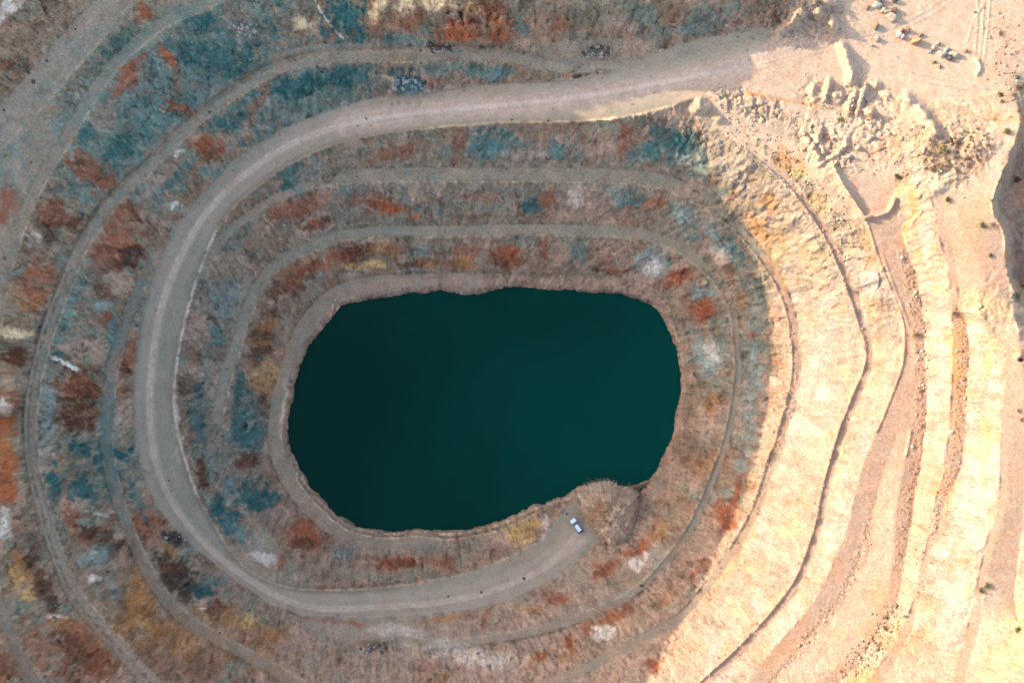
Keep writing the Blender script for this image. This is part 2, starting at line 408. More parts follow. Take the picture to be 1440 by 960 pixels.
# ------------------------------------------------------------------ natural roughness
# walls break into buttresses and gullies running down the slope; benches are only slightly uneven
ang = np.arctan2(YY + 19, XX + 8)
rad = np.hypot(XX + 8, YY + 19)
S_AL = ang * (55 + 0.45 * rad)                       # metres along the pit wall
n_big = fbm(S_AL / 9.0, Zg / 9.0, 3, 3)
n_gul = ridged(S_AL / 4.2 + 0.35 * n_big, Zg / 16.0, 3, 8)
n_med = fbm(XX / 3.2, YY / 3.2, 3, 5)
n_fin = fbm(XX / 1.1, YY / 1.1, 3, 6)
n_crk = ridged(XX / 5.0 + .4 * n_med, YY / 5.0 + .4 * n_big, 4, 12)
onroad = inside(ROAD_O + ROAD_I[::-1])
ROADM = blur(onroad.astype(np.float32), 3)
CHIP = sstep(-.35, .3, fbm(XX / 22, YY / 22, 3, 77))   # some stretches are craggy, some smooth
# partly real pale stone, partly sunlight painted in along the shadow edge
_lit_edge = np.interp(vv, [-80, 20, 60, 110, 140, 170, 250, 330, 450, 560, 640, 750, 850, 950, 1080], [1125, 1112, 1075, 1010, 955, 965, 1018, 1068, 1104, 1104, 1082, 1040, 985, 935, 870]).astype(np.float32)
lit_side = sstep(-13, 13, UU - _lit_edge[:, None] + 26 * fbm(UU / 60, VV / 60, 4, 80))
rocky = FACE * (1 - ROADM)
disp = rocky * ((0.75 * n_big + 0.55 * (n_gul - .2)) * (.5 + .5 * CHIP) * (1 - .92 * sstep(620, 250, UU + VV)) + 0.32 * n_med + 0.22 * n_fin - 0.5 * sstep(.55, .95, n_crk) * CHIP)
flatn = .35 + .65 * sstep(-.1, .5, fbm(XX / 14, YY / 14, 3, 78))
disp += (1 - rocky) * (1 - .8 * ROADM) * flatn * (0.07 * n_med + 0.035 * n_fin)
# rougher, blockier stone in named stretches (sunlit crags, rubble strips)
def patch(u, v, ru, rv, ang_, s=1.0, e=.5):
    a = R(ang_); du = UU - u; dv = VV - v
    x = (du * math.cos(a) + dv * math.sin(a)) / ru; y = (-du * math.sin(a) + dv * math.cos(a)) / rv
    return s * sstep(1 + e, 1 - e, np.hypot(x, y))
crag = np.maximum.reduce([patch(1015,225,60,22,45,.5), patch(1060,150,60,18,20,.7), patch(1160,205,50,26,35,.8), patch(1225,180,50,50,0,.45),
                          patch(1340,215,60,45,-20,.45), patch(1150,130,24,24,0,.5), patch(1205,138,22,30,0,.5), patch(660,30,130,34,0,.7), patch(1130,28,60,34,0,.6),
                          patch(985,480,30,90,0,.35), patch(1165,380,40,60,-15,.16), patch(1245,420,14,60,-10,.25), patch(1090,300,34,44,40,.35),
                          patch(1395,500,20,40,0,.2), patch(1130,720,20,90,15,.06), patch(1400,420,30,40,0,.2), patch(1320,480,14,90,0,.1)])
wx = XX + .5 * n_med; wy = YY + .5 * n_med + .3 * n_fin
blk1, ed1 = cells(wx / 3.4, wy / 3.4, 1); blk2, ed2 = cells(wx / 1.35 + .2 * n_fin, wy / 1.35, 2)
bed = ridged(S_AL / 26 + .2 * n_med, Zg / 2.3 + .35 * n_big, 2, 66) * (1 - .8 * sstep(620, 250, UU + VV))
blk3, ed3 = cells(wx / .72, wy / .72, 3)
disp += (.16 * crag + .05 * rocky) * blk3 + .10 * (1 - rocky) * (1 - ROADM) * sstep(.55, .9, fbm(XX / 5, YY / 5, 3, 140)) * blk3
disp += crag * (.55 * blk1 * sstep(-.2, .4, n_big + .3) + .42 * blk2 + .25 * n_med - .45 * sstep(.16, .0, ed1) - .2 * sstep(.15, 0, ed2))
calm = lit_side * sstep(380, 520, VV)
soft = (1 - .5 * calm) * (1 - .72 * lit_side * sstep(.15, -.35, fbm(XX / 16, YY / 16, 3, 79)))
disp *= 1 - .45 * calm * rocky
disp += rocky * (1 - crag) * soft * ((.22 * blk1 + .2 * bed) * (1 - .3 * lit_side) + .16 * blk2 * (1 - .4 * lit_side) - .18 * sstep(.10, 0, ed1) * CHIP)
def strip(pl, w, soft=.35):
    d = dist_line(smooth_pl([p[:2] for p in pl], 2)) + w * .6 * fbm(UU / 9, VV / 9, 3, len(pl) + w)
    return sstep(w * (1 + soft), w * (1 - soft), d)
rub = np.maximum.reduce([strip(offs(T5[2:14], 9), 9), strip(offs(T6[1:9], 9), 9) * .8, strip(T4[3:10], 7), strip(offs(C2[14:24], -5), 4),
                         strip([(1260,890),(1235,910),(1200,940),(1160,960)], 16) * .8])
n_rub = np.abs(fbm(XX / .9, YY / .9, 2, 51))
disp += rub * (0.28 * n_rub + .08 * n_med)
# the lake bed stays smooth; the shore ledge is chewed up
LAKE = inside(SHORE)
wet = blur(LAKE.astype(np.float32), 6)
disp *= 1 - .75 * wet
Z = Zg + ADD * (1 + .16 * n_med + .12 * n_fin) + disp

# ------------------------------------------------------------------ stone and soil colours
def lin(c):
    c = np.array(c, np.float32) / 255
    return np.where(c <= .04045, c / 12.92, ((c + .055) / 1.055) ** 2.4).astype(np.float32)
KEY = {k: lin(v) for k, v in dict(
    T1=(44, 88, 92), T2=(80, 116, 118), T3=(122, 140, 142), G=(130, 121, 111), GT=(119, 122, 113), R1=(134, 82, 62), R2=(84, 56, 45),
    R3=(158, 91, 60), O=(150, 109, 73), Y=(180, 149, 104), P=(154, 132, 120), TN=(128, 111, 97), W=(208, 200, 196), D=(64, 58, 54),
    K=(216, 196, 166), RD=(147, 138, 128), RP=(176, 161, 154), BN=(136, 121, 107)).items()}
KEY.update({k: np.array(v, np.float32) for k, v in dict(
    LS=(.315, .238, .160), LC=(.285, .243, .185), LW=(.315, .285, .24), LO=(.37, .225, .105), LY=(.36, .29, .155), LB=(.31, .232, .170), LP=(.40, .325, .24),
    LD=(.22, .155, .11), LR=(.38, .22, .14)).items()})

for k_ in KEY:
    if k_[0] == 'L': KEY[k_] = KEY[k_] * np.array([.88, .88, .99], np.float32)
wu = UU + 9 * fbm(UU / 34, VV / 34, 4, 61) + 2.2 * fbm(UU / 5, VV / 5, 2, 63)
wv = VV + 9 * fbm(UU / 34, VV / 34, 4, 62) + 2.2 * fbm(UU / 5, VV / 5, 2, 64)
streak = fbm(S_AL / 1.3 + .5 * n_med, Zg / 5.5, 4, 71) * (1 - .85 * sstep(620, 250, UU + VV))
wisp = fbm(XX / 2.2 + .6 * n_med, YY / 2.2 + .6 * n_fin, 4, 72)
edge = .55 * (.25 * FACE * streak + .75 * wisp) + .55 * fbm(UU / 13, VV / 13, 4, 73)
breakup = sstep(-.75, .05, fbm(XX / 2.6, YY / 2.6, 4, 74) + .5 * wisp)

# ground everywhere: weathered blue-brown stone left, pale stone with painted sunlight right
mixn = fbm(UU / 46, VV / 46, 4, 81)
def mix(a, b, t):
    t = np.clip(t, 0, 1)[..., None]
    return a * (1 - t) + b * t
wall_w = mix(mix(KEY['TN'][None, None], KEY['P'], sstep(-.1, .5, mixn)), KEY['GT'], sstep(.0, .55, fbm(UU / 40, VV / 40, 4, 82)))
wall_w = mix(wall_w, KEY['R1'], .42 * sstep(.15, .6, fbm(UU / 28, VV / 28, 5, 83) + .3 * streak))
warm = sstep(620, 900, VV) * sstep(250, 600, UU)
wall_w = mix(wall_w, KEY['P'] * 1.06, .6 * warm)
flat_w = mix(KEY['BN'][None, None] * np.ones_like(wall_w), KEY['GT'], .6 * sstep(-.3, .4, fbm(UU / 60, VV / 60, 3, 84)))
wall_e = mix(KEY['LC'][None, None] * np.ones_like(wall_w), KEY['LW'], sstep(-.1, .5, fbm(UU / 50, VV / 60, 4, 85)) * sstep(250, 420, VV))
wall_e = mix(wall_e, KEY['LS'], sstep(.1, .6, fbm(UU / 30, VV / 30, 4, 86)) * .6)
wall_e = mix(wall_e, KEY['LY'], sstep(.25, .6, fbm(UU / 44, VV / 44, 4, 87)) * .55)
flat_e = mix(KEY['LB'][None, None] * np.ones_like(wall_w), KEY['LP'], sstep(340, 230, VV))
flat_e = mix(flat_e, KEY['LO'] * .9, .5 * sstep(.05, .6, fbm(UU / 36, VV / 50, 3, 88)) * sstep(240, 420, VV))
west_c = mix(flat_w, wall_w, FACE); east_c = mix(flat_e, wall_e, FACE)
COL = mix(west_c, east_c, lit_side)

def blob(k, u, v, ru, rv, ang_=0, s=.8):
    r = max(ru, rv) * 1.6 + 22
    sl = window(u, v, r); a = R(ang_)
    du = wu[sl] - u; dv = wv[sl] - v
    x = (du * math.cos(a) + dv * math.sin(a)) / ru; y = (-du * math.sin(a) + dv * math.cos(a)) / rv
    m = min(1.13 * s, .97) * sstep(1.35, .6, np.hypot(x, y) + edge[sl]) * (.5 + .5 * breakup[sl])
    COL[sl] = mix(COL[sl], KEY[k], m)
def stroke(k, pl, w, s=.8, soft=.4, warp=.5, sm=2):
    pl = smooth_pl([p[:2] for p in pl], sm)
    d = dist_line(pl) + w * warp * (.7 * wisp + .5 * fbm(UU / 12, VV / 12, 2, int(w * 7)))
    m = s * sstep(w * (1 + soft), w * (1 - soft), d)
    if w < 3: m = m * sstep(-.45, .25, fbm(UU / 10, VV / 10, 3, 5 + int(w * 9)) + .4 * wisp)
    COL[:] = mix(COL, KEY[k], m)
# --- mineral stains, with sunlit cliff tips and golden shadow-edge fringe painted in; survey units: key, u, v, half-length, half-width, turn, strength
STAINS_SUN = '''
T2 230 130 250 100 -34 .62|T2 430 130 120 50 -20 .6|T1 300 110 120 50 -34 .2|T2 60 560 40 120 5 .35|T2 300 430 50 130 10 .28|T2 115 400 46 110 25 .3|T2 190 270 60 40 -45 .3|T2 720 245 320 50 0 .28|T2 1045 470 34 130 0 .4|T2 980 300 60 40 35 .35|T2 560 300 120 26 0 .2|T2 150 640 60 70 0 .35|T2 320 640 50 80 0 .3|GT 150 60 130 40 -40 .4|W 12 14 34 9 -45 .75|D 30 12 30 4 -45 .4|TN 62 40 52 20 -40 .75|P 25 70 20 12 0 .7|R1 10 88 14 10 0 .5|T1 40 130 40 10 -40 .4
T1 290 30 40 15 10 .85|T1 320 85 56 26 10 .65|T1 415 118 42 18 -12 .9|T1 170 215 24 20 -20 .75|T1 122 192 15 13 0 .75|T1 330 168 24 12 -20 .6|T1 250 68 24 14 40 .6|T1 245 250 26 14 -20 .6|T2 215 165 40 30 0 .5|T1 170 60 40 14 -42 .6
T1 400 240 24 12 -30 .6|T1 470 112 28 22 0 .65|T2 295 240 16 12 0 .7|T3 215 265 14 14 0 .5|W 247 290 8 4 0 .8|G 335 28 28 18 20 .65|TN 420 25 18 32 10 .55|K 430 33 14 8 10 .7|T1 480 28 24 38 0 .95|T1 500 45 16 46 0 .85
R1 200 15 16 10 40 .95|R3 208 22 9 6 40 .8|R1 235 78 20 8 52 .95|R3 240 82 12 5 52 .8|TN 247 112 8 22 -15 .6|R1 255 155 24 8 15 .8|R1 180 106 15 17 -50 .85|R1 195 86 20 7 -32 .7|R1 165 126 15 10 -40 .75|P 150 165 24 20 -40 .5|D 205 105 16 12 0 .4
R1 97 193 9 7 40 .9|R1 120 235 34 17 30 .8|R2 112 228 18 6 20 .6|R1 157 256 15 9 30 .75|R2 85 308 32 14 10 .8|R1 70 300 30 18 10 .7|R1 10 290 17 26 0 .9|R1 362 146 8 38 22 .6|TN 368 120 6 14 22 .7|R1 290 202 30 15 30 .85|R2 292 215 16 8 30 .5|P 275 190 10 6 -30 .7|P 225 250 40 7 -40 .6|R1 175 300 26 14 0 .65|W 250 218 10 5 -30 .7
TN 350 290 9 48 42 .55|R1 420 290 44 14 -22 .75|R2 445 313 26 10 -15 .75|R3 440 310 12 6 0 .6|P 470 225 34 8 -20 .5|T2 425 252 34 16 -30 .65|T1 400 262 12 8 0 .7|GT 330 330 30 16 -50 .4
T2 560 60 46 12 0 .6|T1 575 120 26 14 0 .85|T1 488 104 34 20 0 .7|TN 555 85 14 18 20 .5|K 530 10 10 20 10 .85|R1 531 42 10 26 5 .5|P 560 35 30 14 -10 .6|R1 650 45 30 17 0 .8|R3 645 50 22 10 0 .55|R1 704 42 20 19 10 .8|O 700 30 14 8 0 .5|P 755 45 34 26 0 .75|K 620 5 34 9 5 .85|K 572 4 14 10 0 .8|O 665 12 22 7 0 .6
R1 575 30 22 10 0 .55|R1 690 15 22 12 0 .65|R1 792 40 24 12 0 .5|D 660 64 60 4 0 .4|T2 733 38 10 16 0 .65|T2 900 25 24 18 0 .5|GT 850 15 60 24 0 .5|D 843 72 20 9 -10 .5|P 880 65 24 6 -15 .5|T2 690 98 34 13 0 .75|T2 620 95 34 11 0 .6|TN 752 105 20 9 0 .6|R1 812 105 16 6 0 .5|T1 560 100 20 10 0 .6|T2 990 32 60 16 -20 .45
T2 690 205 42 26 0 .8|T1 705 195 22 12 0 .4|T2 782 213 13 15 0 .75|R1 555 216 34 11 -15 .65|TN 600 210 10 22 0 .6|R1 645 207 11 24 10 .65|P 757 212 16 18 0 .6|R1 873 200 8 26 15 .7|P 840 214 22 18 0 .6|T1 935 200 32 30 0 .7|T2 905 215 26 20 0 .5|R1 520 228 22 7 -10 .5|P 720 218 14 12 0 .4|T3 950 222 14 12 0 .5|W 762 218 8 5 0 .5
R1 545 290 30 13 10 .85|R3 552 292 18 7 8 .6|R3 582 305 7 5 0 .9|T2 492 268 24 14 0 .65|P 600 272 34 14 0 .55|R1 672 276 24 8 0 .5|R2 732 285 5 15 5 .9|T1 747 293 10 12 0 .9|R1 770 280 12 20 0 .65|P 822 284 32 22 0 .75|W 812 274 9 18 20 .4|T2 880 275 28 16 0 .7|R1 922 286 16 10 0 .55|T3 957 300 18 14 30 .8|GT 695 292 26 10 0 .6|R2 622 290 4 12 20 .5|R1 500 280 12 10 0 .5
R2 498 354 34 15 -5 .85|R1 470 362 30 14 -20 .6|Y 515 373 34 6 -4 .75|O 545 350 22 11 0 .6|T3 587 355 15 12 0 .55|O 600 373 16 5 0 .75|R2 575 374 24 3 0 .6|O 648 366 13 13 0 .85|R1 655 350 16 10 0 .5|R1 712 362 21 17 0 .9|R2 706 372 12 9 0 .5|R3 722 350 10 10 0 .6|R1 767 346 7 16 0 .6|P 790 352 14 16 0 .5|T2 815 355 14 16 0 .5|R2 862 381 24 3.5 3 .95|R1 868 380 14 3 0 .7|T3 918 366 21 25 0 .9|W 916 376 11 14 20 .6|R1 952 391 26 11 -20 .9|R3 958 388 14 6 -20 .7|P 860 350 24 12 0 .5
W 48 338 15 12 0 .6|R2 70 330 18 16 0 .6|R1 50 400 34 30 0 .75|O 45 426 18 8 -20 .6|T2 18 382 14 10 0 .5|R2 20 500 24 14 0 .85|K 25 468 28 7 10 .75|D 14 482 14 6 20 .6|R2 40 345 16 10 0 .5|TN 12 420 14 20 0 .6
R1 165 348 38 36 -30 .8|R2 175 365 20 14 -30 .55|R2 148 412 22 11 30 .7|P 167 398 22 15 10 .7|T3 145 430 16 12 0 .75|R1 155 447 12 12 0 .9|T2 95 432 14 44 18 .75|T1 86 465 9 10 0 .7|T1 83 501 15 12 0 .95|G 112 452 18 16 0 .6|R2 112 562 36 48 0 .88|R1 105 540 24 16 0 .5|W 88 509 22 2.5 28 .8|T3 66 565 10 34 5 .6|T1 115 632 22 12 0 .85|T2 155 478 9 44 12 .7|T2 148 588 9 50 2 .75|T1 163 636 32 9 0 .85|R1 180 500 12 26 5 .75|R2 178 517 10 8 0 .8|P 172 590 10 30 0 .5|R1 173 550 9 14 0 .5|T2 200 460 8 40 8 .4|P 130 490 24 10 20 .6|D 183 365 16 14 0 .5
R3 5 602 15 52 0 .85|O 8 640 12 30 0 .7|W 5 571 9 9 0 .85|R1 20 560 10 12 0 .5
T3 315 415 22 26 0 .6|D 316 414 18 22 0 .35|P 270 460 24 32 0 .65|T2 306 475 11 16 0 .75|R2 264 541 16 16 0 .6|T1 280 582 15 54 2 .7|R1 270 500 12 16 0 .4|TN 300 380 24 22 -30 .5|P 340 370 20 14 0 .4|R2 298 448 8 6 0 .7|W 247 590 3 60 -2 .5
R2 402 393 34 22 -40 .75|R1 420 380 28 14 -35 .5|R2 374 475 25 34 15 .9|O 384 456 22 6 5 .7|O 372 480 26 4 -10 .55|R1 442 374 24 9 -20 .65|Y 375 527 20 22 0 .65|O 366 545 16 8 30 .6|R2 368 572 13 18 0 .75|T1 335 540 13 28 5 .8|T1 338 588 14 34 15 .8|T1 358 616 18 24 -10 .75|T2 350 600 26 34 0 .4|G 395 470 12 26 20 .5|R2 350 640 16 10 0 .7|K 400 575 4 50 3 .55|O 402 490 8 20 35 .5|D 362 500 10 20 0 .5|P 405 470 16 8 -45 .5
R3 8 682 15 40 0 .85|W 8 736 14 22 0 .85|P 24 720 12 20 0 .7|O 30 800 24 30 0 .75|Y 40 836 15 11 20 .85|Y 22 812 10 16 0 .6|R2 62 822 14 32 -20 .75|D 45 770 12 24 -10 .6|R2 75 850 12 14 0 .6|W 82 866 18 2.5 8 .7
T1 76 680 19 20 0 .85|T1 116 690 24 16 0 .85|T1 150 660 14 36 -10 .88|T2 70 720 10 26 -15 .6|R1 96 722 8 22 -20 .65|R2 142 757 32 16 20 .8|R1 128 765 18 8 15 .5|T3 136 786 24 14 10 .6|G 145 815 24 22 0 .75|W 130 813 9 6 0 .8|T2 150 775 18 10 0 .4|W 138 720 18 3 0 .4|R1 206 735 20 24 -30 .85|R2 185 770 10 20 -30 .5|O 236 776 13 8 20 .85|D 246 755 15 9 20 .85|D 252 812 44 22 42 .85|R2 236 798 20 14 30 .6|O 196 848 22 46 -8 .9|R2 215 870 12 20 -20 .6|Y 205 875 16 10 0 .5|R2 168 842 9 22 -10 .7|T3 160 835 12 20 -20 .4|O 166 886 16 9 20 .75|T1 192 700 9 40 -25 .55
O 320 905 100 36 20 .4|R1 60 930 70 44 20 .45|O 140 900 60 50 0 .3|R1 230 920 70 40 15 .4|O 245 900 44 24 20 .45|R1 122 905 32 40 -30 .65|R2 108 915 14 34 -40 .6|O 90 875 24 10 10 .5|R1 140 940 24 20 0 .6|T2 60 960 30 14 0 .3|R1 3 950 8 30 0 .5
T1 285 835 15 13 0 .85|T2 300 815 14 10 0 .6|T1 316 722 18 30 -20 .85|T1 362 700 28 20 20 .85|T2 325 690 10 24 -10 .6|R2 285 666 8 20 -10 .85|R2 344 652 20 9 0 .75|R1 432 752 28 26 0 .92|R2 428 765 18 12 0 .5|R3 440 740 14 10 0 .5|W 372 782 22 9 10 .55|R1 398 790 8 10 0 .7|T2 335 748 24 12 30 .65|O 320 868 26 12 10 .6|Y 345 872 15 10 10 .9|O 390 895 24 14 10 .7|R2 305 858 14 12 0 .65|P 430 915 40 22 5 .6|R1 458 872 16 4 0 .6|D 330 800 24 10 40 .4
R1 565 790 34 10 0 .88|R2 572 794 20 6 0 .5|R1 620 790 18 9 0 .75|P 492 802 22 14 0 .6|T2 485 775 18 12 0 .5|Y 728 745 22 13 10 .92|Y 752 737 14 8 0 .85|Y 738 760 14 7 0 .85|W 766 742 6 16 0 .4|O 785 748 9 16 20 .7|O 690 745 16 8 -20 .5|GT 560 812 80 6 0 .6|T2 600 768 50 4 0 .3|O 745 782 24 5 -30 .55|O 700 725 24 4 -20 .55
R1 895 772 17 15 -40 .92|R3 905 765 10 8 -40 .6|R1 850 800 24 10 -38 .92|R2 846 802 12 6 -38 .4|R1 785 838 19 10 -10 .92|R1 681 866 7 14 0 .65|W 897 790 16 12 -30 .75|O 742 856 24 7 0 .55|O 925 745 22 12 -40 .65|O 880 745 20 6 10 .5|R1 490 872 24 4 0 .7|O 625 872 20 7 0 .6|R1 655 868 14 5 0 .5|W 560 885 50 8 0 .3
R1 824 884 11 9 0 .96|R1 806 904 6 11 0 .92|W 848 886 17 14 0 .8|T3 850 882 10 8 0 .4|O 795 918 16 8 -20 .65|O 735 930 24 9 0 .6|R1 868 862 26 7 -15 .75|O 850 868 30 6 -12 .6|R1 596 935 18 9 0 .55|R1 760 925 6 7 0 .9|O 615 955 34 8 0 .6|D 528 908 24 9 0 .45|R1 918 932 9 11 0 .8|O 940 840 20 6 -35 .6|T3 885 838 12 5 -10 .7|W 640 915 50 14 5 .45|W 700 930 36 14 0 .4|P 560 935 60 20 0 .4
T3 1052 540 16 84 3 .75|T2 1046 500 12 44 3 .5|R1 986 437 20 12 -20 .96|R3 990 432 12 6 -20 .6|R1 965 384 16 8 -20 .92|T3 990 412 16 12 0 .6|T3 990 500 20 28 0 .75|W 998 495 10 16 0 .45|P 1000 592 34 24 0 .75|O 1004 568 15 14 0 .65|R1 1021 392 16 16 0 .55|O 1042 424 9 16 10 .7|R1 1060 470 6 5 0 .9|T2 1028 350 22 14 40 .6|T3 1002 330 14 10 40 .6|W 1012 360 14 10 40 .4|R2 1026 380 5 10 0 .5|R1 1012 640 16 10 0 .4|O 995 650 24 14 -30 .4|T3 1022 600 8 20 0 .5
R1 1020 728 17 22 0 .96|R2 1024 735 8 12 0 .4|R1 1036 690 9 22 15 .85|P 1000 770 20 26 40 .55|R1 985 800 22 8 -50 .5|T3 1045 650 10 24 15 .5|T2 985 235 20 22 40 .5|T1 968 205 22 22 40 .7|T3 960 225 10 8 0 .6|T2 1005 275 18 14 40 .5|R2 1005 255 8 8 0 .4
LO 1062 318 9 30 -22 .8|LO 1094 385 7 34 -20 .6|LO 1080 285 16 12 40 .6|LO 1055 735 9 40 22 .6|LO 1020 800 8 30 38 .5|LO 1108 225 22 15 35 .9|LY 1124 242 15 9 40 .85|LO 1120 232 8 8 0 .5|LO 1085 285 14 18 -40 .6|LO 1073 330 10 26 -25 .75|LY 1100 345 16 18 0 .5|LO 1098 330 8 14 -30 .4|LY 1150 285 20 14 40 .55|LO 1156 275 10 5 40 .6|LY 1140 355 26 18 30 .45|LO 1225 350 10 30 -15 .5|LO 1282 290 10 34 0 .75|LO 1274 335 8 16 0 .7|LO 1290 355 8 14 0 .8
LW 1275 225 10 26 20 .85|LW 1290 250 9 20 -10 .9|LW 1303 330 11 40 0 .85|LW 1145 560 34 70 8 .7|LW 1180 450 24 60 0 .4|LW 1320 560 16 90 0 .75|LW 1320 470 16 60 0 .6|LW 1400 540 14 34 10 .85|LY 1392 500 12 30 20 .7|LW 1370 700 24 70 0 .8|LY 1384 640 10 40 10 .6|LW 1340 850 30 60 0 .75|LY 1300 850 14 20 0 .3|LW 1250 760 10 40 0 .3
LO 1348 480 12 60 0 .7|LO 1345 560 11 50 0 .65|LO 1330 690 14 30 0 .5|LO 1265 895 30 24 0 .4|LO 1215 950 30 14 0 .8|LO 1110 910 40 8 -40 .8|LB 1440 560 30 110 0 .85|LB 1415 690 9 70 8 .7|LC 1425 770 16 90 0 .5|LC 1425 880 60 80 0 .8|LY 1415 900 50 40 0 .5|LW 1380 880 30 50 0 .5|LO 1345 955 8 20 0 .5|LB 1190 945 30 12 -20 .6
LS 1360 370 34 60 0 .7|LO 1412 360 7 10 0 .8|LW 1408 345 8 10 0 .6|LY 1370 300 34 34 0 .45|LY 1390 430 30 16 0 .5|LS 1345 215 50 40 -10 .6|LD 1345 215 44 24 -10 .4|LD 1370 235 40 6 -38 .5|LR 1330 300 10 30 20 .3|LR 1400 130 30 40 0 .35|LR 1420 60 20 40 0 .3|LO 1400 165 50 5 5 .5|LO 1340 180 10 5 0 .4
LP 1290 95 120 50 10 .7|LW 1060 80 90 4 -22 .5|LC 1130 20 34 24 0 .5|LO 980 128 40 4 -10 .5|LO 1100 140 60 4 8 .7|LO 1060 133 30 4 12 .6|LR 1240 215 24 12 0 .45|LR 1275 160 20 12 0 .3|LP 1125 168 40 8 15 .7|LY 1185 165 12 5 0 .5|LW 1215 140 5 20 20 .6|LW 1295 165 8 26 -30 .6|LC 1090 175 50 14 30 .5|LC 1020 225 40 22 45 .6|LW 1040 250 30 16 45 .5|LC 985 165 18 10 -20 .6
LD 1435 250 20 60 0 .55|LR 1435 270 12 26 0 .6|LD 1432 360 12 40 0 .6|LD 1270 250 6 30 0 .45|LR 1255 270 14 20 0 .3
'''
for row in STAINS_SUN.strip().replace('\n', '|').split('|'):
    f = row.split()
    blob(f[0], *map(float, f[1:]))
# --- dust-covered benches and tracks
stroke('BN', offs(C1[12:37], 7), 16, .6, .7, .9); stroke('GT', offs(C1[17:37], 7), 9, .6, .7, .8)
stroke('G', offs(C1[3:12], 4), 8, .55, .6, .8)
stroke('BN', offs(C2[5:14], -9), 19, .65, .7, .9); stroke('GT', offs(C2[6:12], -8), 10, .45, .7, .8)
stroke('GT', offs(C2[13:17], -5), 8, .5, .6, .8)
stroke('G', offs(C2[23:31], -5), 8, .5, .6, .8)
stroke('GT', offs(B2L[8:16], 0), 8, .55, .7, .9); stroke('BN', B2L[1:9], 9, .6, .6, .8)
stroke('BN', B3, 13, .7, .6, .8); stroke('GT', B3[4:16], 5, .5, .6, .8); stroke('D', offs(B3[8:17], 7), 4.5, .5, .7, .9); stroke('D', offs(B3[17:30], 3), 2.4, .5)
stroke('RD', offs(B3[15:29], -3), 2.4, .5); stroke('G', B3[:8], 7, .5, .6, .8)
stroke('GT', N1[:7], 9, .65, .6, .8); stroke('BN', N1[6:], 12, .4, .7, .9); stroke('RD', W1, 22, .75, .35, .5); stroke('GT', offs(W1[:5], -6), 9, .5, .6, .8)
stroke('RD', [(40,140),(22,190),(24,240),(38,290)], 5, .6, .6, .8); stroke('BN', [(55,165),(60,220),(50,270),(35,310)], 18, .6, .6, .8)
stroke('BN', [(-30,760),(7,840),(22,900),(52,955),(90,1010)], 9, .7, .5, .8)
stroke('BN', offs(TOE0[4:30], -9), 10, .65, .5, .8); stroke('P', [(500,402),(560,396),(640,398),(690,395),(760,393),(830,397),(890,404),(930,425)], 6, .6, .6, .7)
stroke('P', radial(SHORE, 4, 0), 3.2, .75, .5, .7)
for d_, k_, s_ in ((4, 'K', .7), (9, 'D', .6), (12, 'K', .6), (16, 'G', .5)):
    stroke(k_, radial(SHORE[46:66] + SHORE[:1], d_, 0), 1.3, s_, .6, .9)
stroke('K', radial(SHORE[40:47], 5, 0), 1.3, .5, .6, .9); stroke('D', radial(SHORE[:24], 1.5, 0), 1.2, .45, .6, .9)
stroke('RD', [(655,82),(720,80),(770,95),(830,98),(870,96)], 6, .6, .6, .8)
stroke('TN', [(800,730),(770,745),(740,755),(700,768)], 2.5, .5); stroke('D', [(480,826),(560,820),(630,811),(680,797),(720,780),(745,770)], 2.4, .35)
stroke('D', [(898,694),(897,708),(894,722),(886,738),(872,752),(856,761)], 3, .8, .6, .5)  # shadow in the gap beside the brush heap, painted into the ditch
stroke('D', radial(SHORE, .5, 0), 1.5, .5, .6, .6)
# relief painted in: pale lines along the crests, dark contact shade at wall feet
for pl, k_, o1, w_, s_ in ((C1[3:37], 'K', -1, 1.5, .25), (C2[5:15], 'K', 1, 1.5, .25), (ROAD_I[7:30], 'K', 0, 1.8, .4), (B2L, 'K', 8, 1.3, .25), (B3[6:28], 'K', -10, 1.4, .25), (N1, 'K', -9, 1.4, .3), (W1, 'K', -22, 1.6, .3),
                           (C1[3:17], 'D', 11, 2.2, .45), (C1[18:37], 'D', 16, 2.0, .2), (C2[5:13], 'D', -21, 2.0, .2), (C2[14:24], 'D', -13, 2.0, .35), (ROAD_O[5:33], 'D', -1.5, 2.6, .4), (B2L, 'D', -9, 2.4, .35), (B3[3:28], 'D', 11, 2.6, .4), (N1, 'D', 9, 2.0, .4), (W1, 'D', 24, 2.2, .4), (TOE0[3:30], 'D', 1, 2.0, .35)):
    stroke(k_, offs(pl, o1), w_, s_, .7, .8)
# haul road
ROADCORE = None
lit_road = ROADM * lit_side
COL[:] = mix(COL, KEY['LP'], .9 * lit_road)  # sunlit stretch of the road painted paler
MID = []
ra, rb = dense(ROAD_O, 3), dense(ROAD_I, 3)
for i in range(60):
    t = i / 59
    a, b = ra[int(t * (len(ra) - 1))], rb[int(t * (len(rb) - 1))]
    MID.append(((a[0] + b[0]) / 2, (a[1] + b[1]) / 2))
top = [(1060,85),(1000,103),(920,118),(840,133),(760,143),(680,150),(600,157),(540,164),(480,176)]
left = [(480,176),(430,190),(380,217),(335,250),(300,285),(270,325),(245,375),(228,420),(217,470),(210,530),(209,590),(215,640),(228,682),(250,722),
        (283,762),(320,795),(360,822),(400,845),(440,856),(490,857),(560,853),(620,848),(680,836),(730,818),(770,797),(800,770),(810,750)]
dl = np.minimum(dist_line(smooth_pl(left, 2)) / 20, dist_line(smooth_pl(top, 2)) / 26) + .22 * fbm(UU / 20, VV / 20, 4, 131) + .12 * wisp
core = sstep(1.25, .6, dl)
ROADC = blur(ROADM, 12) + .22 * wisp * (1 - np.abs(2 * blur(ROADM, 12) - 1)) * (1 - lit_side)
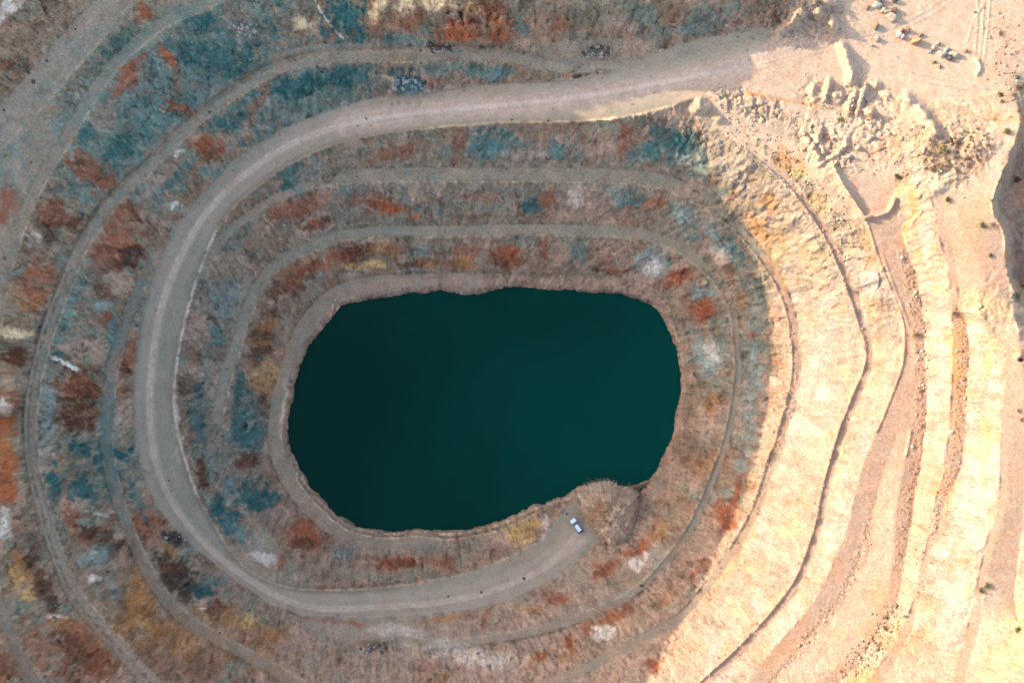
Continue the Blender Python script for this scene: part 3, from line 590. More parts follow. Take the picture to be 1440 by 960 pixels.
COL[:] = mix(COL, KEY['GT'] * 1.12, .5 * sstep(.2, .75, ROADC) * (1 - lit_side))
COL[:] = mix(COL, KEY['RD'], np.clip(.92 * core * sstep(.2, .7, ROADC) + .3 * ROADC, 0, .95) * (1 - lit_side))
stroke('RP', top, 14, .8, .5, .3); stroke('RP', left[:12], 7, .5, .6, .3)
stroke('K', offs(left, 1.5), 1.3, .38, .7, .3); stroke('K', offs(left, -3.5), 1.2, .32, .7, .3); stroke('RP', offs(left, -1), 4, .4, .8, .3)
for o_, k_ in ((5, 'TN'), (-7, 'TN'), (9, 'G'), (-10, 'BN'), (3.5, 'BN')):
    stroke(k_, offs(left, o_), 1.1, .4, .7, .3)
for pl in ([(770,800),(800,776),(820,752),(826,728)], [(764,792),(795,768),(814,746),(820,724)], [(800,772),(818,768),(834,755),(838,742)], [(740,812),(785,792),(815,765),(828,742)]):
    stroke('RP', pl, 1.2, .5, .7, .3); stroke('TN', offs(pl, 2.4), .9, .4, .7, .3)
for o_ in (-6, 6, 11, -12):
    stroke('P', offs(top, o_), 1.6, .45, .7, .4); stroke('TN', offs(top, o_ + 2.5), 1.0, .35, .7, .4)
stroke('W', offs(top, 0), 3, .25, .6, .3)
stroke('G', offs(left[2:22], 7), 3, .3); stroke('GT', offs(left[5:16], -14), 5, .55)
stroke('W', offs(ROAD_I[11:20], 0), 2.2, .5); stroke('P', ROAD_I[5:12], 2.0, .35); stroke('K', ROAD_I[1:6], 2.2, .5)
stroke('RP', [(800,770),(825,745),(835,728)], 10, .5); stroke('GT', [(830,755),(840,745)], 9, .35)
stroke('LW', [(1000,100),(1080,80),(1160,60),(1250,40),(1300,25)], 4, .6, .6, .2); stroke('LW', [(1330,0),(1300,20),(1260,40)], 4, .3)
for du in (0, 9, 17):
    stroke('LW', [(1375 + du, 5), (1374 + du * .9, 40), (1370 + du * .8, 85)], 1.3, .8, .6, .4)
for s in ((1248,83,1290,92),(1260,98,1330,112),(1300,105,1390,125),(1280,112,1360,126),(1250,92,1270,97)):
    stroke('LD', [s[:2], s[2:]], 1.0, .5, .6, .6, 1)
# white salt runs down the blue wall, and thin pale veins
for pl, w in (([(443,0),(452,18),(462,32),(474,46),(483,54)], 1.6), ([(445,3),(456,24),(466,36)], .9), ([(70,862),(84,868),(96,869)], 1.0),
              ([(216,150),(224,154),(232,158)], .8), ([(85,508),(100,512),(112,520)], 1.1), ([(280,855),(292,856)], .8)):
    stroke('W', pl, w, .95, .5, .5)
# sunlit side: benches seen between the bright walls
stroke('LB', offs(C2[14:30], -6), 4.0, .45, .6, .8)
stroke('LB', offs(C3[4:27], -6), 4.0, .45); stroke('LS', offs(C3[10:18], -22), 9, .5)
stroke('LB', offs(C4[3:14], -12), 11, .85); stroke('LB', [(1275,340),(1283,400),(1287,460),(1287,520),(1276,570),(1260,600),(1240,640),(1228,690),(1212,740),(1192,790),(1165,840),(1130,890),(1090,935),(1060,970)], 8, .65, .6, .7)
stroke('LB', [(1290,560),(1288,610),(1283,660),(1272,710),(1268,770),(1260,830),(1240,885),(1200,930),(1160,965)], 9, .65, .6, .7)
stroke('LB', [(1348,640),(1325,690),(1312,740),(1300,790),(1285,850),(1268,890)], 6, .6); stroke('LB', offs(C7[5:12], -8), 7, .7)
stroke('LR', offs(T5[3:12], 6), 4, .3, .8, .9)
rubc = np.clip(rub * sstep(.25, .55, fbm(XX / 1.0, YY / 1.0, 2, 53)), 0, 1)
COL[:] = mix(COL, KEY['LD'], .22 * rubc * lit_side)
flatw = (1 - FACE) * (1 - lit_side)
COL[:] = mix(COL, KEY['P'], .42 * flatw * sstep(0, .55, fbm(UU / 32, VV / 32, 4, 121)) * (1 - .5 * ROADM))
COL[:] = mix(COL, KEY['T2'], .30 * flatw * sstep(.05, .6, fbm(UU / 24, VV / 24, 4, 122)) * (1 - .75 * ROADM))
COL[:] = mix(COL, KEY['TN'] * .75, .42 * flatw * sstep(.05, .6, fbm(UU / 18, VV / 18, 4, 123)) * (1 - .6 * ROADM))
COL[:] = mix(COL, KEY['LR'], np.float32(.42) * (1 - FACE) * lit_side * sstep(.05, .6, fbm(UU / 20, VV / 26, 4, 124)))
COL[:] = mix(COL, KEY['LW'] * 1.05, .35 * (1 - FACE) * lit_side * sstep(.15, .6, fbm(UU / 26, VV / 16, 4, 125)))
COL[:] = mix(COL, KEY['LO'], .38 * FACE * lit_side * sstep(.12, .6, fbm(UU / 26, VV / 30, 4, 126)))
# --- weathering at finer scales plus painted crevice shade: streaks down the walls, flecks, veins, gravel
sp = fbm(XX / .75, YY / .75, 2, 91)
sp2 = fbm(XX / 6, YY / 6, 4, 92)
west1 = (1 - .75 * lit_side)[..., None]
amp = FACE * (1 - ROADM)
tone = 1 + west1[..., 0] * (amp * (.30 * streak + .30 * wisp + .20 * sp2 + .10 * blk1 + .09 * blk2 + .18 * (bed - .2)) + (1 - amp) * (.10 * wisp + .07 * sp2) + .17 * sp * (.35 + .65 * amp)) \
         + lit_side * (.10 * wisp + .05 * streak + .06 * sp + amp * (.10 * blk1 + .06 * blk2 + .08 * (bed - .2)))
COL *= np.clip(tone, .3, 1.9)[..., None]
fleck = sstep(.42, .7, fbm(XX / 1.5 + .8 * n_med, YY / 1.5, 3, 93)) * amp * (1 - lit_side)
COL[:] = mix(COL, KEY['K'], .16 * fleck)
dark = sstep(.40, .75, fbm(XX / 1.7, YY / 1.7 + .5 * n_med, 4, 94)) * amp * (1 - .8 * lit_side)
COL[:] = mix(COL, KEY['D'] * .7, .6 * dark)  # shade of crevices painted into the stone colour
rusty = sstep(.35, .7, fbm(XX / 3.1 + .6 * wisp, YY / 3.1, 4, 95)) * amp * (1 - lit_side)
COL[:] = mix(COL, KEY['R1'], .30 * rusty)
bluey = sstep(.38, .72, fbm(XX / 3.6 + .6 * wisp, YY / 3.6, 4, 96)) * (.4 + .6 * amp) * (1 - lit_side)
COL[:] = mix(COL, KEY['T2'], .28 * bluey)
vein = sstep(.86, .97, ridged(XX / 7 + .5 * n_med, YY / 7 + .4 * n_big, 3, 97)) * amp * (1 - .7 * lit_side)
COL[:] = mix(COL, KEY['K'], .30 * vein)
vein2 = sstep(.80, .96, ridged(XX / 2.6 + .9 * n_med, YY / 2.6 + .6 * wisp, 3, 99)) * amp * (1 - lit_side)
COL[:] = mix(COL, COL * 1.6, .32 * vein2)
ochre = np.maximum.reduce([patch(374, 485, 34, 90, 8), patch(112, 560, 40, 52, 0), patch(500, 356, 50, 20, -8), patch(200, 850, 34, 60, -8), patch(410, 390, 44, 24, -40), patch(345, 870, 50, 26, 20)])
COL[:] = mix(COL, KEY['O'] * 1.25, .6 * ochre * sstep(.62, .9, ridged(XX / 3.2 + .9 * n_med, YY / 1.9 + .6 * wisp, 3, 109)) * amp)
crk = sstep(.88, .98, ridged(XX / 5 + .8 * n_med, YY / 5 + .5 * wisp, 3, 98)) * amp
COL[:] = mix(COL, KEY['D'], .5 * crk * (1 - .3 * lit_side))
crk2 = sstep(.80, .97, ridged(XX / 2.2 + .7 * n_med, YY / 2.2 + .5 * wisp, 3, 101)) * amp * (1 - .85 * lit_side)
COL[:] = mix(COL, COL * .35, .62 * crk2)
COL[:] = np.clip(COL * np.array(ALB, np.float32), .012, .8)
# ------------------------------------------------------------------ materials
def new_mat(name):
    m = bpy.data.materials.new(name); m.use_nodes = True
    nt = m.node_tree; b = nt.nodes['Principled BSDF']
    return m, nt, b
def stone_mat(name, bump=.6, fine=.22, rough=.95):
    m, nt, b = new_mat(name)
    N, L = nt.nodes, nt.links
    at = N.new('ShaderNodeAttribute'); at.attribute_name = 'stone'
    tc = N.new('ShaderNodeTexCoord')
    n1 = N.new('ShaderNodeTexNoise'); n1.inputs['Scale'].default_value = 1.7; n1.inputs['Detail'].default_value = 6; n1.inputs['Roughness'].default_value = .7
    L.new(tc.outputs['Object'], n1.inputs['Vector'])
    mr = N.new('ShaderNodeMapRange'); mr.inputs['From Min'].default_value = .3; mr.inputs['From Max'].default_value = .7
    mr.inputs['To Min'].default_value = 1 - fine; mr.inputs['To Max'].default_value = 1 + fine
    L.new(n1.outputs['Fac'], mr.inputs['Value'])
    mx = N.new('ShaderNodeVectorMath'); mx.operation = 'SCALE'
    L.new(at.outputs['Color'], mx.inputs[0])
    L.new(mx.outputs['Vector'], b.inputs['Base Color'])
    b.inputs['Roughness'].default_value = rough; b.inputs['Specular IOR Level'].default_value = .15
    n3 = N.new('ShaderNodeTexNoise'); n3.inputs['Scale'].default_value = 5.0; n3.inputs['Detail'].default_value = 4; n3.inputs['Roughness'].default_value = .75
    L.new(tc.outputs['Object'], n3.inputs['Vector'])
    mr2 = N.new('ShaderNodeMapRange'); mr2.inputs['From Min'].default_value = .32; mr2.inputs['From Max'].default_value = .68
    mr2.inputs['To Min'].default_value = 1 - fine * 1.1; mr2.inputs['To Max'].default_value = 1 + fine * 1.1
    L.new(n3.outputs['Fac'], mr2.inputs['Value'])
    mm = N.new('ShaderNodeMath'); mm.operation = 'MULTIPLY'
    L.new(mr.outputs['Result'], mm.inputs[0]); L.new(mr2.outputs['Result'], mm.inputs[1]); L.new(mm.outputs[0], mx.inputs['Scale'])
    ad = N.new('ShaderNodeMath'); ad.operation = 'MULTIPLY_ADD'; ad.inputs[1].default_value = .4
    L.new(n3.outputs['Fac'], ad.inputs[0]); L.new(n1.outputs['Fac'], ad.inputs[2])
    bp = N.new('ShaderNodeBump'); bp.inputs['Distance'].default_value = .5
    st = N.new('ShaderNodeMath'); st.operation = 'MULTIPLY'; st.inputs[1].default_value = bump
    L.new(at.outputs['Alpha'], st.inputs[0]); L.new(st.outputs[0], bp.inputs['Strength'])
    L.new(ad.outputs[0], bp.inputs['Height']); L.new(bp.outputs['Normal'], b.inputs['Normal'])
    return m
def plain_mat(name, col, rough=.6, metal=0, var=.12, scale=6, bump=0.0, spec=.4):
    m, nt, b = new_mat(name)
    N, L = nt.nodes, nt.links
    tc = N.new('ShaderNodeTexCoord')
    n1 = N.new('ShaderNodeTexNoise'); n1.inputs['Scale'].default_value = scale; n1.inputs['Detail'].default_value = 5
    L.new(tc.outputs['Object'], n1.inputs['Vector'])
    cr = N.new('ShaderNodeValToRGB')
    c = np.array(col)
    cr.color_ramp.elements[0].position = .3; cr.color_ramp.elements[0].color = (*np.clip(c * (1 - var), 0, 1), 1)
    cr.color_ramp.elements[1].position = .7; cr.color_ramp.elements[1].color = (*np.clip(c * (1 + var), 0, 1), 1)
    L.new(n1.outputs['Fac'], cr.inputs['Fac']); L.new(cr.outputs['Color'], b.inputs['Base Color'])
    b.inputs['Roughness'].default_value = rough; b.inputs['Metallic'].default_value = metal; b.inputs['Specular IOR Level'].default_value = spec
    if bump:
        bp = N.new('ShaderNodeBump'); bp.inputs['Strength'].default_value = bump; bp.inputs['Distance'].default_value = .1
        L.new(n1.outputs['Fac'], bp.inputs['Height']); L.new(bp.outputs['Normal'], b.inputs['Normal'])
    return m
M_stone = stone_mat('quarry_stone', .8, .26)
M_road = stone_mat('packed_gravel', .5, .14)

# ------------------------------------------------------------------ terrain meshes
kz = (CAM_H - Z) / FOC
PXW = ((UU - 720) * kz).astype(np.float32); PYW = (-(VV - 480) * kz).astype(np.float32)
POS = np.stack([PXW, PYW, Z.astype(np.float32)], -1).reshape(-1, 3)
ROUGHM = np.clip(.10 + .9 * rocky + .6 * crag + .5 * rub, 0, 1)
COLF = np.concatenate([COL.reshape(-1, 3), ROUGHM.reshape(-1, 1)], 1).astype(np.float32)
idx = np.arange(NU * NV).reshape(NV, NU)
quads = np.stack([idx[:-1, :-1], idx[1:, :-1], idx[1:, 1:], idx[:-1, 1:]], -1).reshape(-1, 4)
roadq = (ROADM > .5)[:-1, :-1].reshape(-1)
def raw_mesh(name, pos, faces, col=None, smooth=True):
    me = bpy.data.meshes.new(name)
    k = faces.shape[1]
    me.vertices.add(len(pos)); me.vertices.foreach_set('co', np.ascontiguousarray(pos, np.float32).ravel())
    me.loops.add(faces.size); me.loops.foreach_set('vertex_index', faces.ravel().astype(np.int32))
    me.polygons.add(len(faces)); me.polygons.foreach_set('loop_start', np.arange(0, faces.size, k, dtype=np.int32))
    if smooth: me.polygons.foreach_set('use_smooth', np.ones(len(faces), bool))
    if col is not None:
        at = me.attributes.new('stone', 'FLOAT_COLOR', 'POINT'); at.data.foreach_set('color', np.ascontiguousarray(col, np.float32).ravel())
    me.update(); me.validate()
    return me
def link(name, me, mat=None, parent=None):
    o = bpy.data.objects.new(name, me); C.objects.link(o)
    if mat: me.materials.append(mat)
    if parent: o.parent = parent
    return o
def grid_obj(name, fsel, mat):
    f = quads[fsel]; u, inv = np.unique(f, return_inverse=True)
    return link(name, raw_mesh(name, POS[u], inv.reshape(f.shape), COLF[u]), mat)
ground = grid_obj('quarry_terrain', ~roadq, M_stone); ground['kind'] = 'structure'
road = grid_obj('haul_road', roadq, M_road); road['kind'] = 'structure'
bpy.context.view_layer.update()

def samp(A, u, v):
    x = np.clip((np.asarray(u, float) - U0) / PX, 0, NU - 1.001); y = np.clip((np.asarray(v, float) - V0) / PX, 0, NV - 1.001)
    i = x.astype(int); j = y.astype(int); fx = x - i; fy = y - j
    return (A[j, i] * (1 - fx) + A[j, i + 1] * fx) * (1 - fy) + (A[j + 1, i] * (1 - fx) + A[j + 1, i + 1] * fx) * fy
def ground_at(u, v):
    z = samp(Z, u, v); return to_world(np.asarray(u, float), np.asarray(v, float), z)

# unseen hills round the pit; the western crest is shaped to fit the shadow edge
TERM = [(1080,10),(1060,42),(1034,85),(1000,112),(930,133),(812,162),(1003,250),(1050,330),(1076,400),(1087,450),(1088,520),(1083,570),(1066,640),
        (1046,700),(1020,752),(985,822),(950,890),(915,955)]
tp, ts = [], []
for (u, v) in TERM:
    x, y, z = to_world(u, v, float(samp(blur(Zg, 1), u, v)))
    tp.append(-SD[1] * x + SD[0] * y); ts.append(z + TAN_E * (SD[0] * x + SD[1] * y))
o_ = np.argsort(tp); tp = np.array(tp)[o_]; ts = np.array(ts)[o_]
tp = np.concatenate([[-400, tp[0] - 40], tp, [tp[-1] + 1, tp[-1] + 7, 400]]); ts = np.concatenate([[ts[0]] * 2, ts, [ts[-1], 20, -60]])
print('shadow profile', [(round(float(a)), round(float(b), 1)) for a, b in zip(tp, ts)])
def crest_a(p): return np.maximum((-165 - .309 * p) / .951, -(115 - .951 * p) / .309) - 14
def hills(x, y):
    p = -SD[1] * x + SD[0] * y; a = SD[0] * x + SD[1] * y
    A_R = crest_a(np.clip(p, -160, 112)); zr = np.interp(p, tp, ts) - TAN_E * A_R
    n = fbm(x / 60, y / 60, 4, 200)
    base = 53 + 6 * n + np.clip((np.hypot(x, y) - 250) * .02, 0, 20)
    d = a - A_R
    rid = zr - np.where(d > 0, d * 1.0, -d * .28) - 1.2 * np.abs(n) * np.minimum(np.abs(d) / 20, 1) * 4
    return np.maximum(base - 6 * (x > 100), rid)
per = []
st = 4
for i in range(0, NU - 1, st): per.append(idx[0, i])
for j in range(0, NV - 1, st): per.append(idx[j, NU - 1])
for i in range(NU - 1, 0, -st): per.append(idx[NV - 1, i])
for j in range(NV - 1, 0, -st): per.append(idx[j, 0])
per = np.array(per); b0 = POS[per]; bc = COLF[per]
dirs = b0[:, :2] / np.linalg.norm(b0[:, :2], axis=1, keepdims=True)
rings = [b0 - np.array([0, 0, .02])]; cols = [bc]
ds = list(np.arange(1.5, 60, 1.5)) + [64, 70, 78, 88, 100, 118, 130, 150, 180, 230, 300, 420]
for d in ds:
    xy = b0[:, :2] + dirs * d
    t = sstep(0, 10, d)
    z = b0[:, 2] * (1 - t) + hills(xy[:, 0], xy[:, 1]) * t
    rings.append(np.concatenate([xy, z[:, None]], 1))
    tt = float(sstep(0, 40, d)); e = sstep(-20, 60, xy[:, 0])[:, None]
    far = (KEY['TN'] * (1 - e) + KEY['LS'] * e) * np.array(ALB, np.float32) * (1 + .25 * fbm(xy[:, 0] / 9, xy[:, 1] / 9, 4, 210))[:, None]
    cc = bc.copy(); cc[:, :3] = bc[:, :3] * (1 - tt) + far * tt; cols.append(cc)
nb = len(per); P = np.concatenate(rings); Cc = np.concatenate(cols)
fq = []
for r in range(len(rings) - 1):
    a = np.arange(nb) + r * nb; b = np.roll(np.arange(nb), -1) + r * nb
    fq.append(np.stack([a, b, b + nb, a + nb], 1)[:, ::-1])
hills_o = link('hills', raw_mesh('hills', P, np.concatenate(fq), Cc), M_stone); hills_o['kind'] = 'structure'

# ------------------------------------------------------------------ lake
def water_mat():
    m, nt, b = new_mat('lake_water')
    N, L = nt.nodes, nt.links
    tc = N.new('ShaderNodeTexCoord')
    n1 = N.new('ShaderNodeTexNoise'); n1.inputs['Scale'].default_value = .018; n1.inputs['Detail'].default_value = 3
    L.new(tc.outputs['Object'], n1.inputs['Vector'])
    cr = N.new('ShaderNodeValToRGB')
    cr.color_ramp.elements[0].position = .2; cr.color_ramp.elements[0].color = (*WATER_A, 1)
    cr.color_ramp.elements[1].position = .9; cr.color_ramp.elements[1].color = (*WATER_B, 1)
    sx = N.new('ShaderNodeSeparateXYZ'); L.new(tc.outputs['Object'], sx.inputs[0])          # painted shade gradient: water darker to the west, lighter to the east
    ma = N.new('ShaderNodeMath'); ma.operation = 'MULTIPLY_ADD'; ma.inputs[1].default_value = .0062; ma.inputs[2].default_value = .03
    L.new(sx.outputs['X'], ma.inputs[0])
    mb = N.new('ShaderNodeMath'); mb.operation = 'ADD'; L.new(ma.outputs[0], mb.inputs[0]); L.new(n1.outputs['Fac'], mb.inputs[1])
    L.new(mb.outputs[0], cr.inputs['Fac']); L.new(cr.outputs['Color'], b.inputs['Base Color'])
    b.inputs['Roughness'].default_value = .12; b.inputs['IOR'].default_value = 1.33; b.inputs['Specular IOR Level'].default_value = .12
    n2 = N.new('ShaderNodeTexNoise'); n2.inputs['Scale'].default_value = 1.6; n2.inputs['Detail'].default_value = 3
    L.new(tc.outputs['Object'], n2.inputs['Vector'])
    bp = N.new('ShaderNodeBump'); bp.inputs['Strength'].default_value = .04; bp.inputs['Distance'].default_value = .1
    L.new(n2.outputs['Fac'], bp.inputs['Height']); L.new(bp.outputs['Normal'], b.inputs['Normal'])
    return m
bm = bmesh.new()
ring = [bm.verts.new(to_world(u, v, 0.0)) for u, v, _ in radial([(u, v, 0) for u, v in SHORE[:-1]], 26, 0)]
bm.faces.new(ring); bmesh.ops.recalc_face_normals(bm, faces=bm.faces)
if bm.faces[:][0].normal.z < 0: bmesh.ops.reverse_faces(bm, faces=bm.faces[:])
me = bpy.data.meshes.new('lake_water'); bm.to_mesh(me); bm.free()
lake = link('lake_water', me, water_mat()); lake['kind'] = 'structure'
# ------------------------------------------------------------------ things standing in the pit
def tag(o, label=None, cat=None, group=None, kind=None):
    if label: o['label'] = label
    if cat: o['category'] = cat
    if group: o['group'] = group
    if kind: o['kind'] = kind
    return o
def bm_obj(name, bm, mat, parent=None, smooth=False):
    me = bpy.data.meshes.new(name)
    bmesh.ops.recalc_face_normals(bm, faces=bm.faces[:])
    bm.to_mesh(me); bm.free()
    if smooth:
        for p in me.polygons: p.use_smooth = True
    return link(name, me, mat, parent)

# --- stones: a few broken shapes, each in a few kinds of rock
def stone_bm(seed, flat=.7, sub=2, cuts=7):
    r = random.Random(seed)
    bm = bmesh.new(); bmesh.ops.create_icosphere(bm, subdivisions=sub, radius=1.0)
    for _ in range(cuts):
        n = Vector((r.gauss(0, 1), r.gauss(0, 1), r.gauss(.2, 1))).normalized(); d = r.uniform(.5, .85)
        for v in bm.verts:
            k = v.co.dot(n) - d
            if k > 0: v.co -= n * k * .96
    sx, sy = r.uniform(.8, 1.25), r.uniform(.75, 1.1)
    for v in bm.verts:
        v.co.x *= sx; v.co.y *= sy; v.co.z = v.co.z * flat + flat * .62
        v.co *= 1 + .05 * math.sin(9 * v.co.x + seed) * math.sin(8 * v.co.y + 2 * seed)
    return bm
ROCKC = dict(dark=(.085, .072, .06), brown=(.20, .13, .085), blue=(.13, .185, .19), tan=(.34, .26, .19), pale=(.32, .265, .205), orange=(.33, .19, .11), white=(.36, .32, .265),
             grey=(.27, .25, .23))
ROCKM = {k: plain_mat(k + '_rock', c, .92, 0, .3, 2.2, .6, .15) for k, c in ROCKC.items()}
ROCKS = {}
for k in ROCKC:
    for s in range(4):
        bm = stone_bm(s * 13 + len(k)); me = bpy.data.meshes.new('rock_' + k); bm.to_mesh(me); bm.free(); me.materials.append(ROCKM[k]); ROCKS[k, s] = me
def rock(name, k, u, v, size, label, group, rng=random, sink=.18, tall=1.0):
    o = bpy.data.objects.new(name, ROCKS[k, rng.randrange(4)]); C.objects.link(o)
    x, y, z = ground_at(u, v)
    o.location = (float(x), float(y), float(z) - sink * size); o.rotation_euler = (rng.uniform(-.15, .15), rng.uniform(-.15, .15), rng.uniform(0, 6.28))
    s = size * .5; o.scale = (s, s * rng.uniform(.8, 1.1), s * rng.uniform(.85, 1.2) * tall)
    return tag(o, label, 'rock' if name == 'rock' else 'boulder', group)

# boulders set out across the plateau beside the road
G = 'boulders dumped on the plateau'
for u, v, s, k, lab in [
    (1233,7,1.7,'white','white boulder at the top end of the line of boulders near the picture edge'),
    (1236,1,1.5,'dark','dark boulder right behind the white boulder at the picture edge'),
    (1241,16,1.2,'pale','small pale boulder second along the upper line, before the dark one'),
    (1247,18,1.4,'tan','sandy boulder touching the left of the dark brown boulder'),
    (1254,16,1.6,'brown','dark brown boulder perched above the big peach boulder'),
    (1252,25,2.1,'tan','big peach boulder with a long shadow at the lower end of the upper line'),
    (1257,2,1.3,'dark','dark brown rock on the right of the upper line at the picture edge'),
    (1219,11,1.1,'brown','lone brown rock to the left of the upper line of boulders'),
    (1231,38,1.3,'brown','brown boulder alone at the far edge of the road mouth'),
    (1232,55,1.4,'pale','pale boulder alone on the near side of the road mouth'),
    (1225,64,.8,'pale','small pale stone just below the lone pale boulder'),
    (1273,42,1.6,'orange','orange boulder lying farthest up in the lower line'),
    (1266,43,1.1,'orange','small orange rock beside the farthest orange boulder'),
    (1263,49,1.4,'white','white boulder at the left end of the lower line'),
    (1268,52,1.3,'grey','greyish boulder leaning on the white one at the left end'),
    (1286,60,2.2,'orange','largest orange boulder in the middle of the lower line'),
    (1294,50,1.0,'brown','small brown rock above the largest orange boulder'),
    (1311,68,1.3,'pale','pale grey boulder right of the largest orange boulder'),
    (1307,73,1.0,'grey','small grey rock at the foot of the pale grey boulder'),
    (1318,62,1.2,'tan','sandy boulder standing above the lower line'),
    (1324,77,2.2,'white','largest white boulder in the lower line'),
    (1330,71,1.2,'white','small white boulder touching the largest white one from above'),
    (1336,76,1.4,'tan','tan boulder between the largest white boulder and the pale end boulder'),
    (1342,79,1.9,'pale','pale boulder ending the lower line with a long shadow'),
    (1334,83,1.1,'dark','dark rock tucked under the tan boulder near the line end'),
    (1313,87,.9,'brown','flat brown stone below the lower line, upper of two'),
    (1321,94,.8,'brown','flat brown stone below the lower line, lower of two'),
    (1357,72,.9,'brown','small brown stone to the right of the lower line'),
    (1283,628,1.3,'pale','pale boulder with a dark shadow on the brown bench lip'),
    (1338,607,1.5,'pale','pale boulder at the edge of the orange upper bench'),
    (1227,192,1.6,'pale','pale boulder among the spoil heaps above the hollow'),
    (1232,195,1.0,'grey','grey boulder beside the pale boulder in the spoil heaps'),
    (1188,206,1.2,'pale','pale boulder on the ridge above the hollow'),
    (1194,219,1.3,'grey','grey boulder at the upper rim of the hollow'),
    (1022,36,1.3,'white','single white boulder on the shaded bank above the road'),
    (352,50,1.3,'white','white boulder at the foot of the grey stone cluster'),
    (678,247,.9,'white','small white stone on the upper bench above the lake'),
    (385,97,.9,'pale','pale stone beside the outer track on the blue wall')]:
    rock('boulder', k, u, v, s * (1.2 if v < 120 and u > 1200 else .85), lab, G if v < 100 and u > 1200 else None, tall=1.7 if v < 120 and u > 1200 else 1.1)
# row of pale boulders along the haul road
for u, v, s, lab in [(536,143,.9,'tan boulder at the left end of the roadside row'),(550,146,1.0,'second tan boulder from the left in the roadside row'),
                     (560,145,1.0,'middle tan boulder of the roadside row'),(573,145,1.05,'second tan boulder from the right in the roadside row'),
                     (589,144,1.2,'largest tan boulder at the right end of the roadside row')]:
    rock('boulder', 'tan', u, v, s, lab, 'row of boulders on the haul road')
# single dark stones lying on the tracks and benches
for u, v, s, k, lab in [
    (47,115,1.25,'dark','largest dark boulder on the wide upper track at the upper left'),
    (66,86,.85,'dark','dark stone on the wide upper track, up from the largest dark boulder'),
    (106,41,.7,'dark','dark stone near the top of the wide upper track'),
    (6,155,.7,'dark','dark stone at the left edge of the wide upper track'),
    (163,73,1.3,'dark','dark boulder on the inner edge of the narrow upper track'),
    (103,18,.8,'pale','pale stone on the outer edge of the wide upper track'),
    (295,158,.9,'dark','dark stone on the outer track below the blue wall'),
    (253,287,.8,'dark','dark stone on the whitish wall beside the haul road'),
    (7,363,.8,'dark','dark stone at the left border of the picture'),
    (902,823,1.3,'dark','dark boulder on the lower bench right of the lake road end'),
    (737,813,1.0,'dark','dark stone on the haul road below the lake'),
    (677,832,.8,'dark','dark stone on the haul road, middle of three below the lake'),
    (630,838,.8,'dark','dark stone on the haul road, leftmost of three below the lake'),
    (797,722,.7,'dark','small dark stone on the ground beside the car'),
    (927,57,1.0,'brown','brown stone on the bank above the widening road'),
    (771,170,.8,'dark','dark stone on the road lip just left of the sunlit patch'),
    (720,168,.7,'dark','dark stone on the road lip farther left of the sunlit patch'),
    (515,167,.8,'brown','brown stone on the haul road below the boulder row'),
    (527,137,.7,'pale','pale stone at the road edge above the boulder row'),
    (672,918,.9,'brown','brown stone on the pale slope at the bottom of the picture'),
    (595,942,1.0,'brown','brown stone low on the slope at the bottom edge'),
    (86,175,1.0,'grey','grey stone where the two upper tracks meet'),
    (1430,109,1.4,'dark','dark boulder at the right edge of the plateau'),
    (1172,322,.8,'brown','brown stone on the sunlit wall above the third berm')]:
    rock('rock', k, u, v, s, lab, None)
# heaps and scatters whose stones nobody could tell apart
rr = random.Random(5)
def cluster(n, u, v, ru, rv, kinds, smin, smax, label, group):
    for _ in range(n):
        a = rr.uniform(0, 6.283); q = math.sqrt(rr.random())
        rock('rock', rr.choice(kinds), u + ru * q * math.cos(a), v + rv * q * math.sin(a), rr.uniform(smin, smax), label, group, rr, .12)
cluster(40, 576, 120, 26, 11, ['blue', 'dark', 'blue', 'grey'], .7, 1.7, 'bluish stone in the heap at the outer edge of the haul road', 'stones of the bluish roadside heap')
cluster(22, 612, 68, 22, 8, ['grey', 'dark', 'tan', 'dark'], .7, 1.4, 'grey stone fallen at the foot of the orange outcrops', 'stones below the orange outcrops')
cluster(28, 840, 74, 20, 9, ['dark', 'grey', 'tan', 'dark'], .7, 1.5, 'dark stone in the heap on the track beside the widening road', 'stones of the dark heap by the road')
cluster(22, 342, 40, 20, 13, ['grey', 'pale', 'blue'], .7, 1.5, 'grey stone in the cluster on the blue wall', 'stones of the cluster on the blue wall')
cluster(18, 526, 909, 22, 9, ['grey', 'dark'], .6, 1.2, 'grey stone in the low heap on the bottom bench', 'stones of the low heap on the bottom bench')
cluster(14, 247, 757, 14, 8, ['dark', 'grey'], .6, 1.2, 'dark stone in the heap on the outer shoulder of the road bend', 'stones of the heap on the road bend')
def along(pl, n, w, kinds, smin, smax, label, group):
    D = dense(smooth_pl([p[:2] for p in pl], 2), 1)
    for _ in range(n):
        p = D[rr.randrange(len(D))]
        rock('rock', rr.choice(kinds), p[0] + rr.gauss(0, w), p[1] + rr.gauss(0, w), smin + (smax - smin) * rr.random() ** 2.2, label, group, rr, .12)
along(offs(T5[2:10], 8), 30, 4.5, ['brown', 'tan', 'tan', 'brown'], .5, 1.4, 'brown rock in the rubble on the flat brown bench of the sunlit side', 'rubble on the flat brown bench')
along(offs(T6[1:8], 8), 18, 6, ['brown', 'orange', 'tan'], .5, 1.1, 'brown rock in the rubble on the orange bench of the sunlit side', 'rubble on the orange bench')
along(T4[3:10], 18, 4.5, ['tan', 'brown', 'tan'], .45, .9, 'tan rock in the rubble on the lower brown ramp of the sunlit side', 'rubble on the lower brown ramp')
along([(1262,850),(1245,885),(1225,920),(1200,945)], 22, 9, ['brown', 'dark', 'tan'], .5, 1.3, 'brown rock in the rubble where the ramp ends at the bottom right', 'rubble at the end of the ramp')

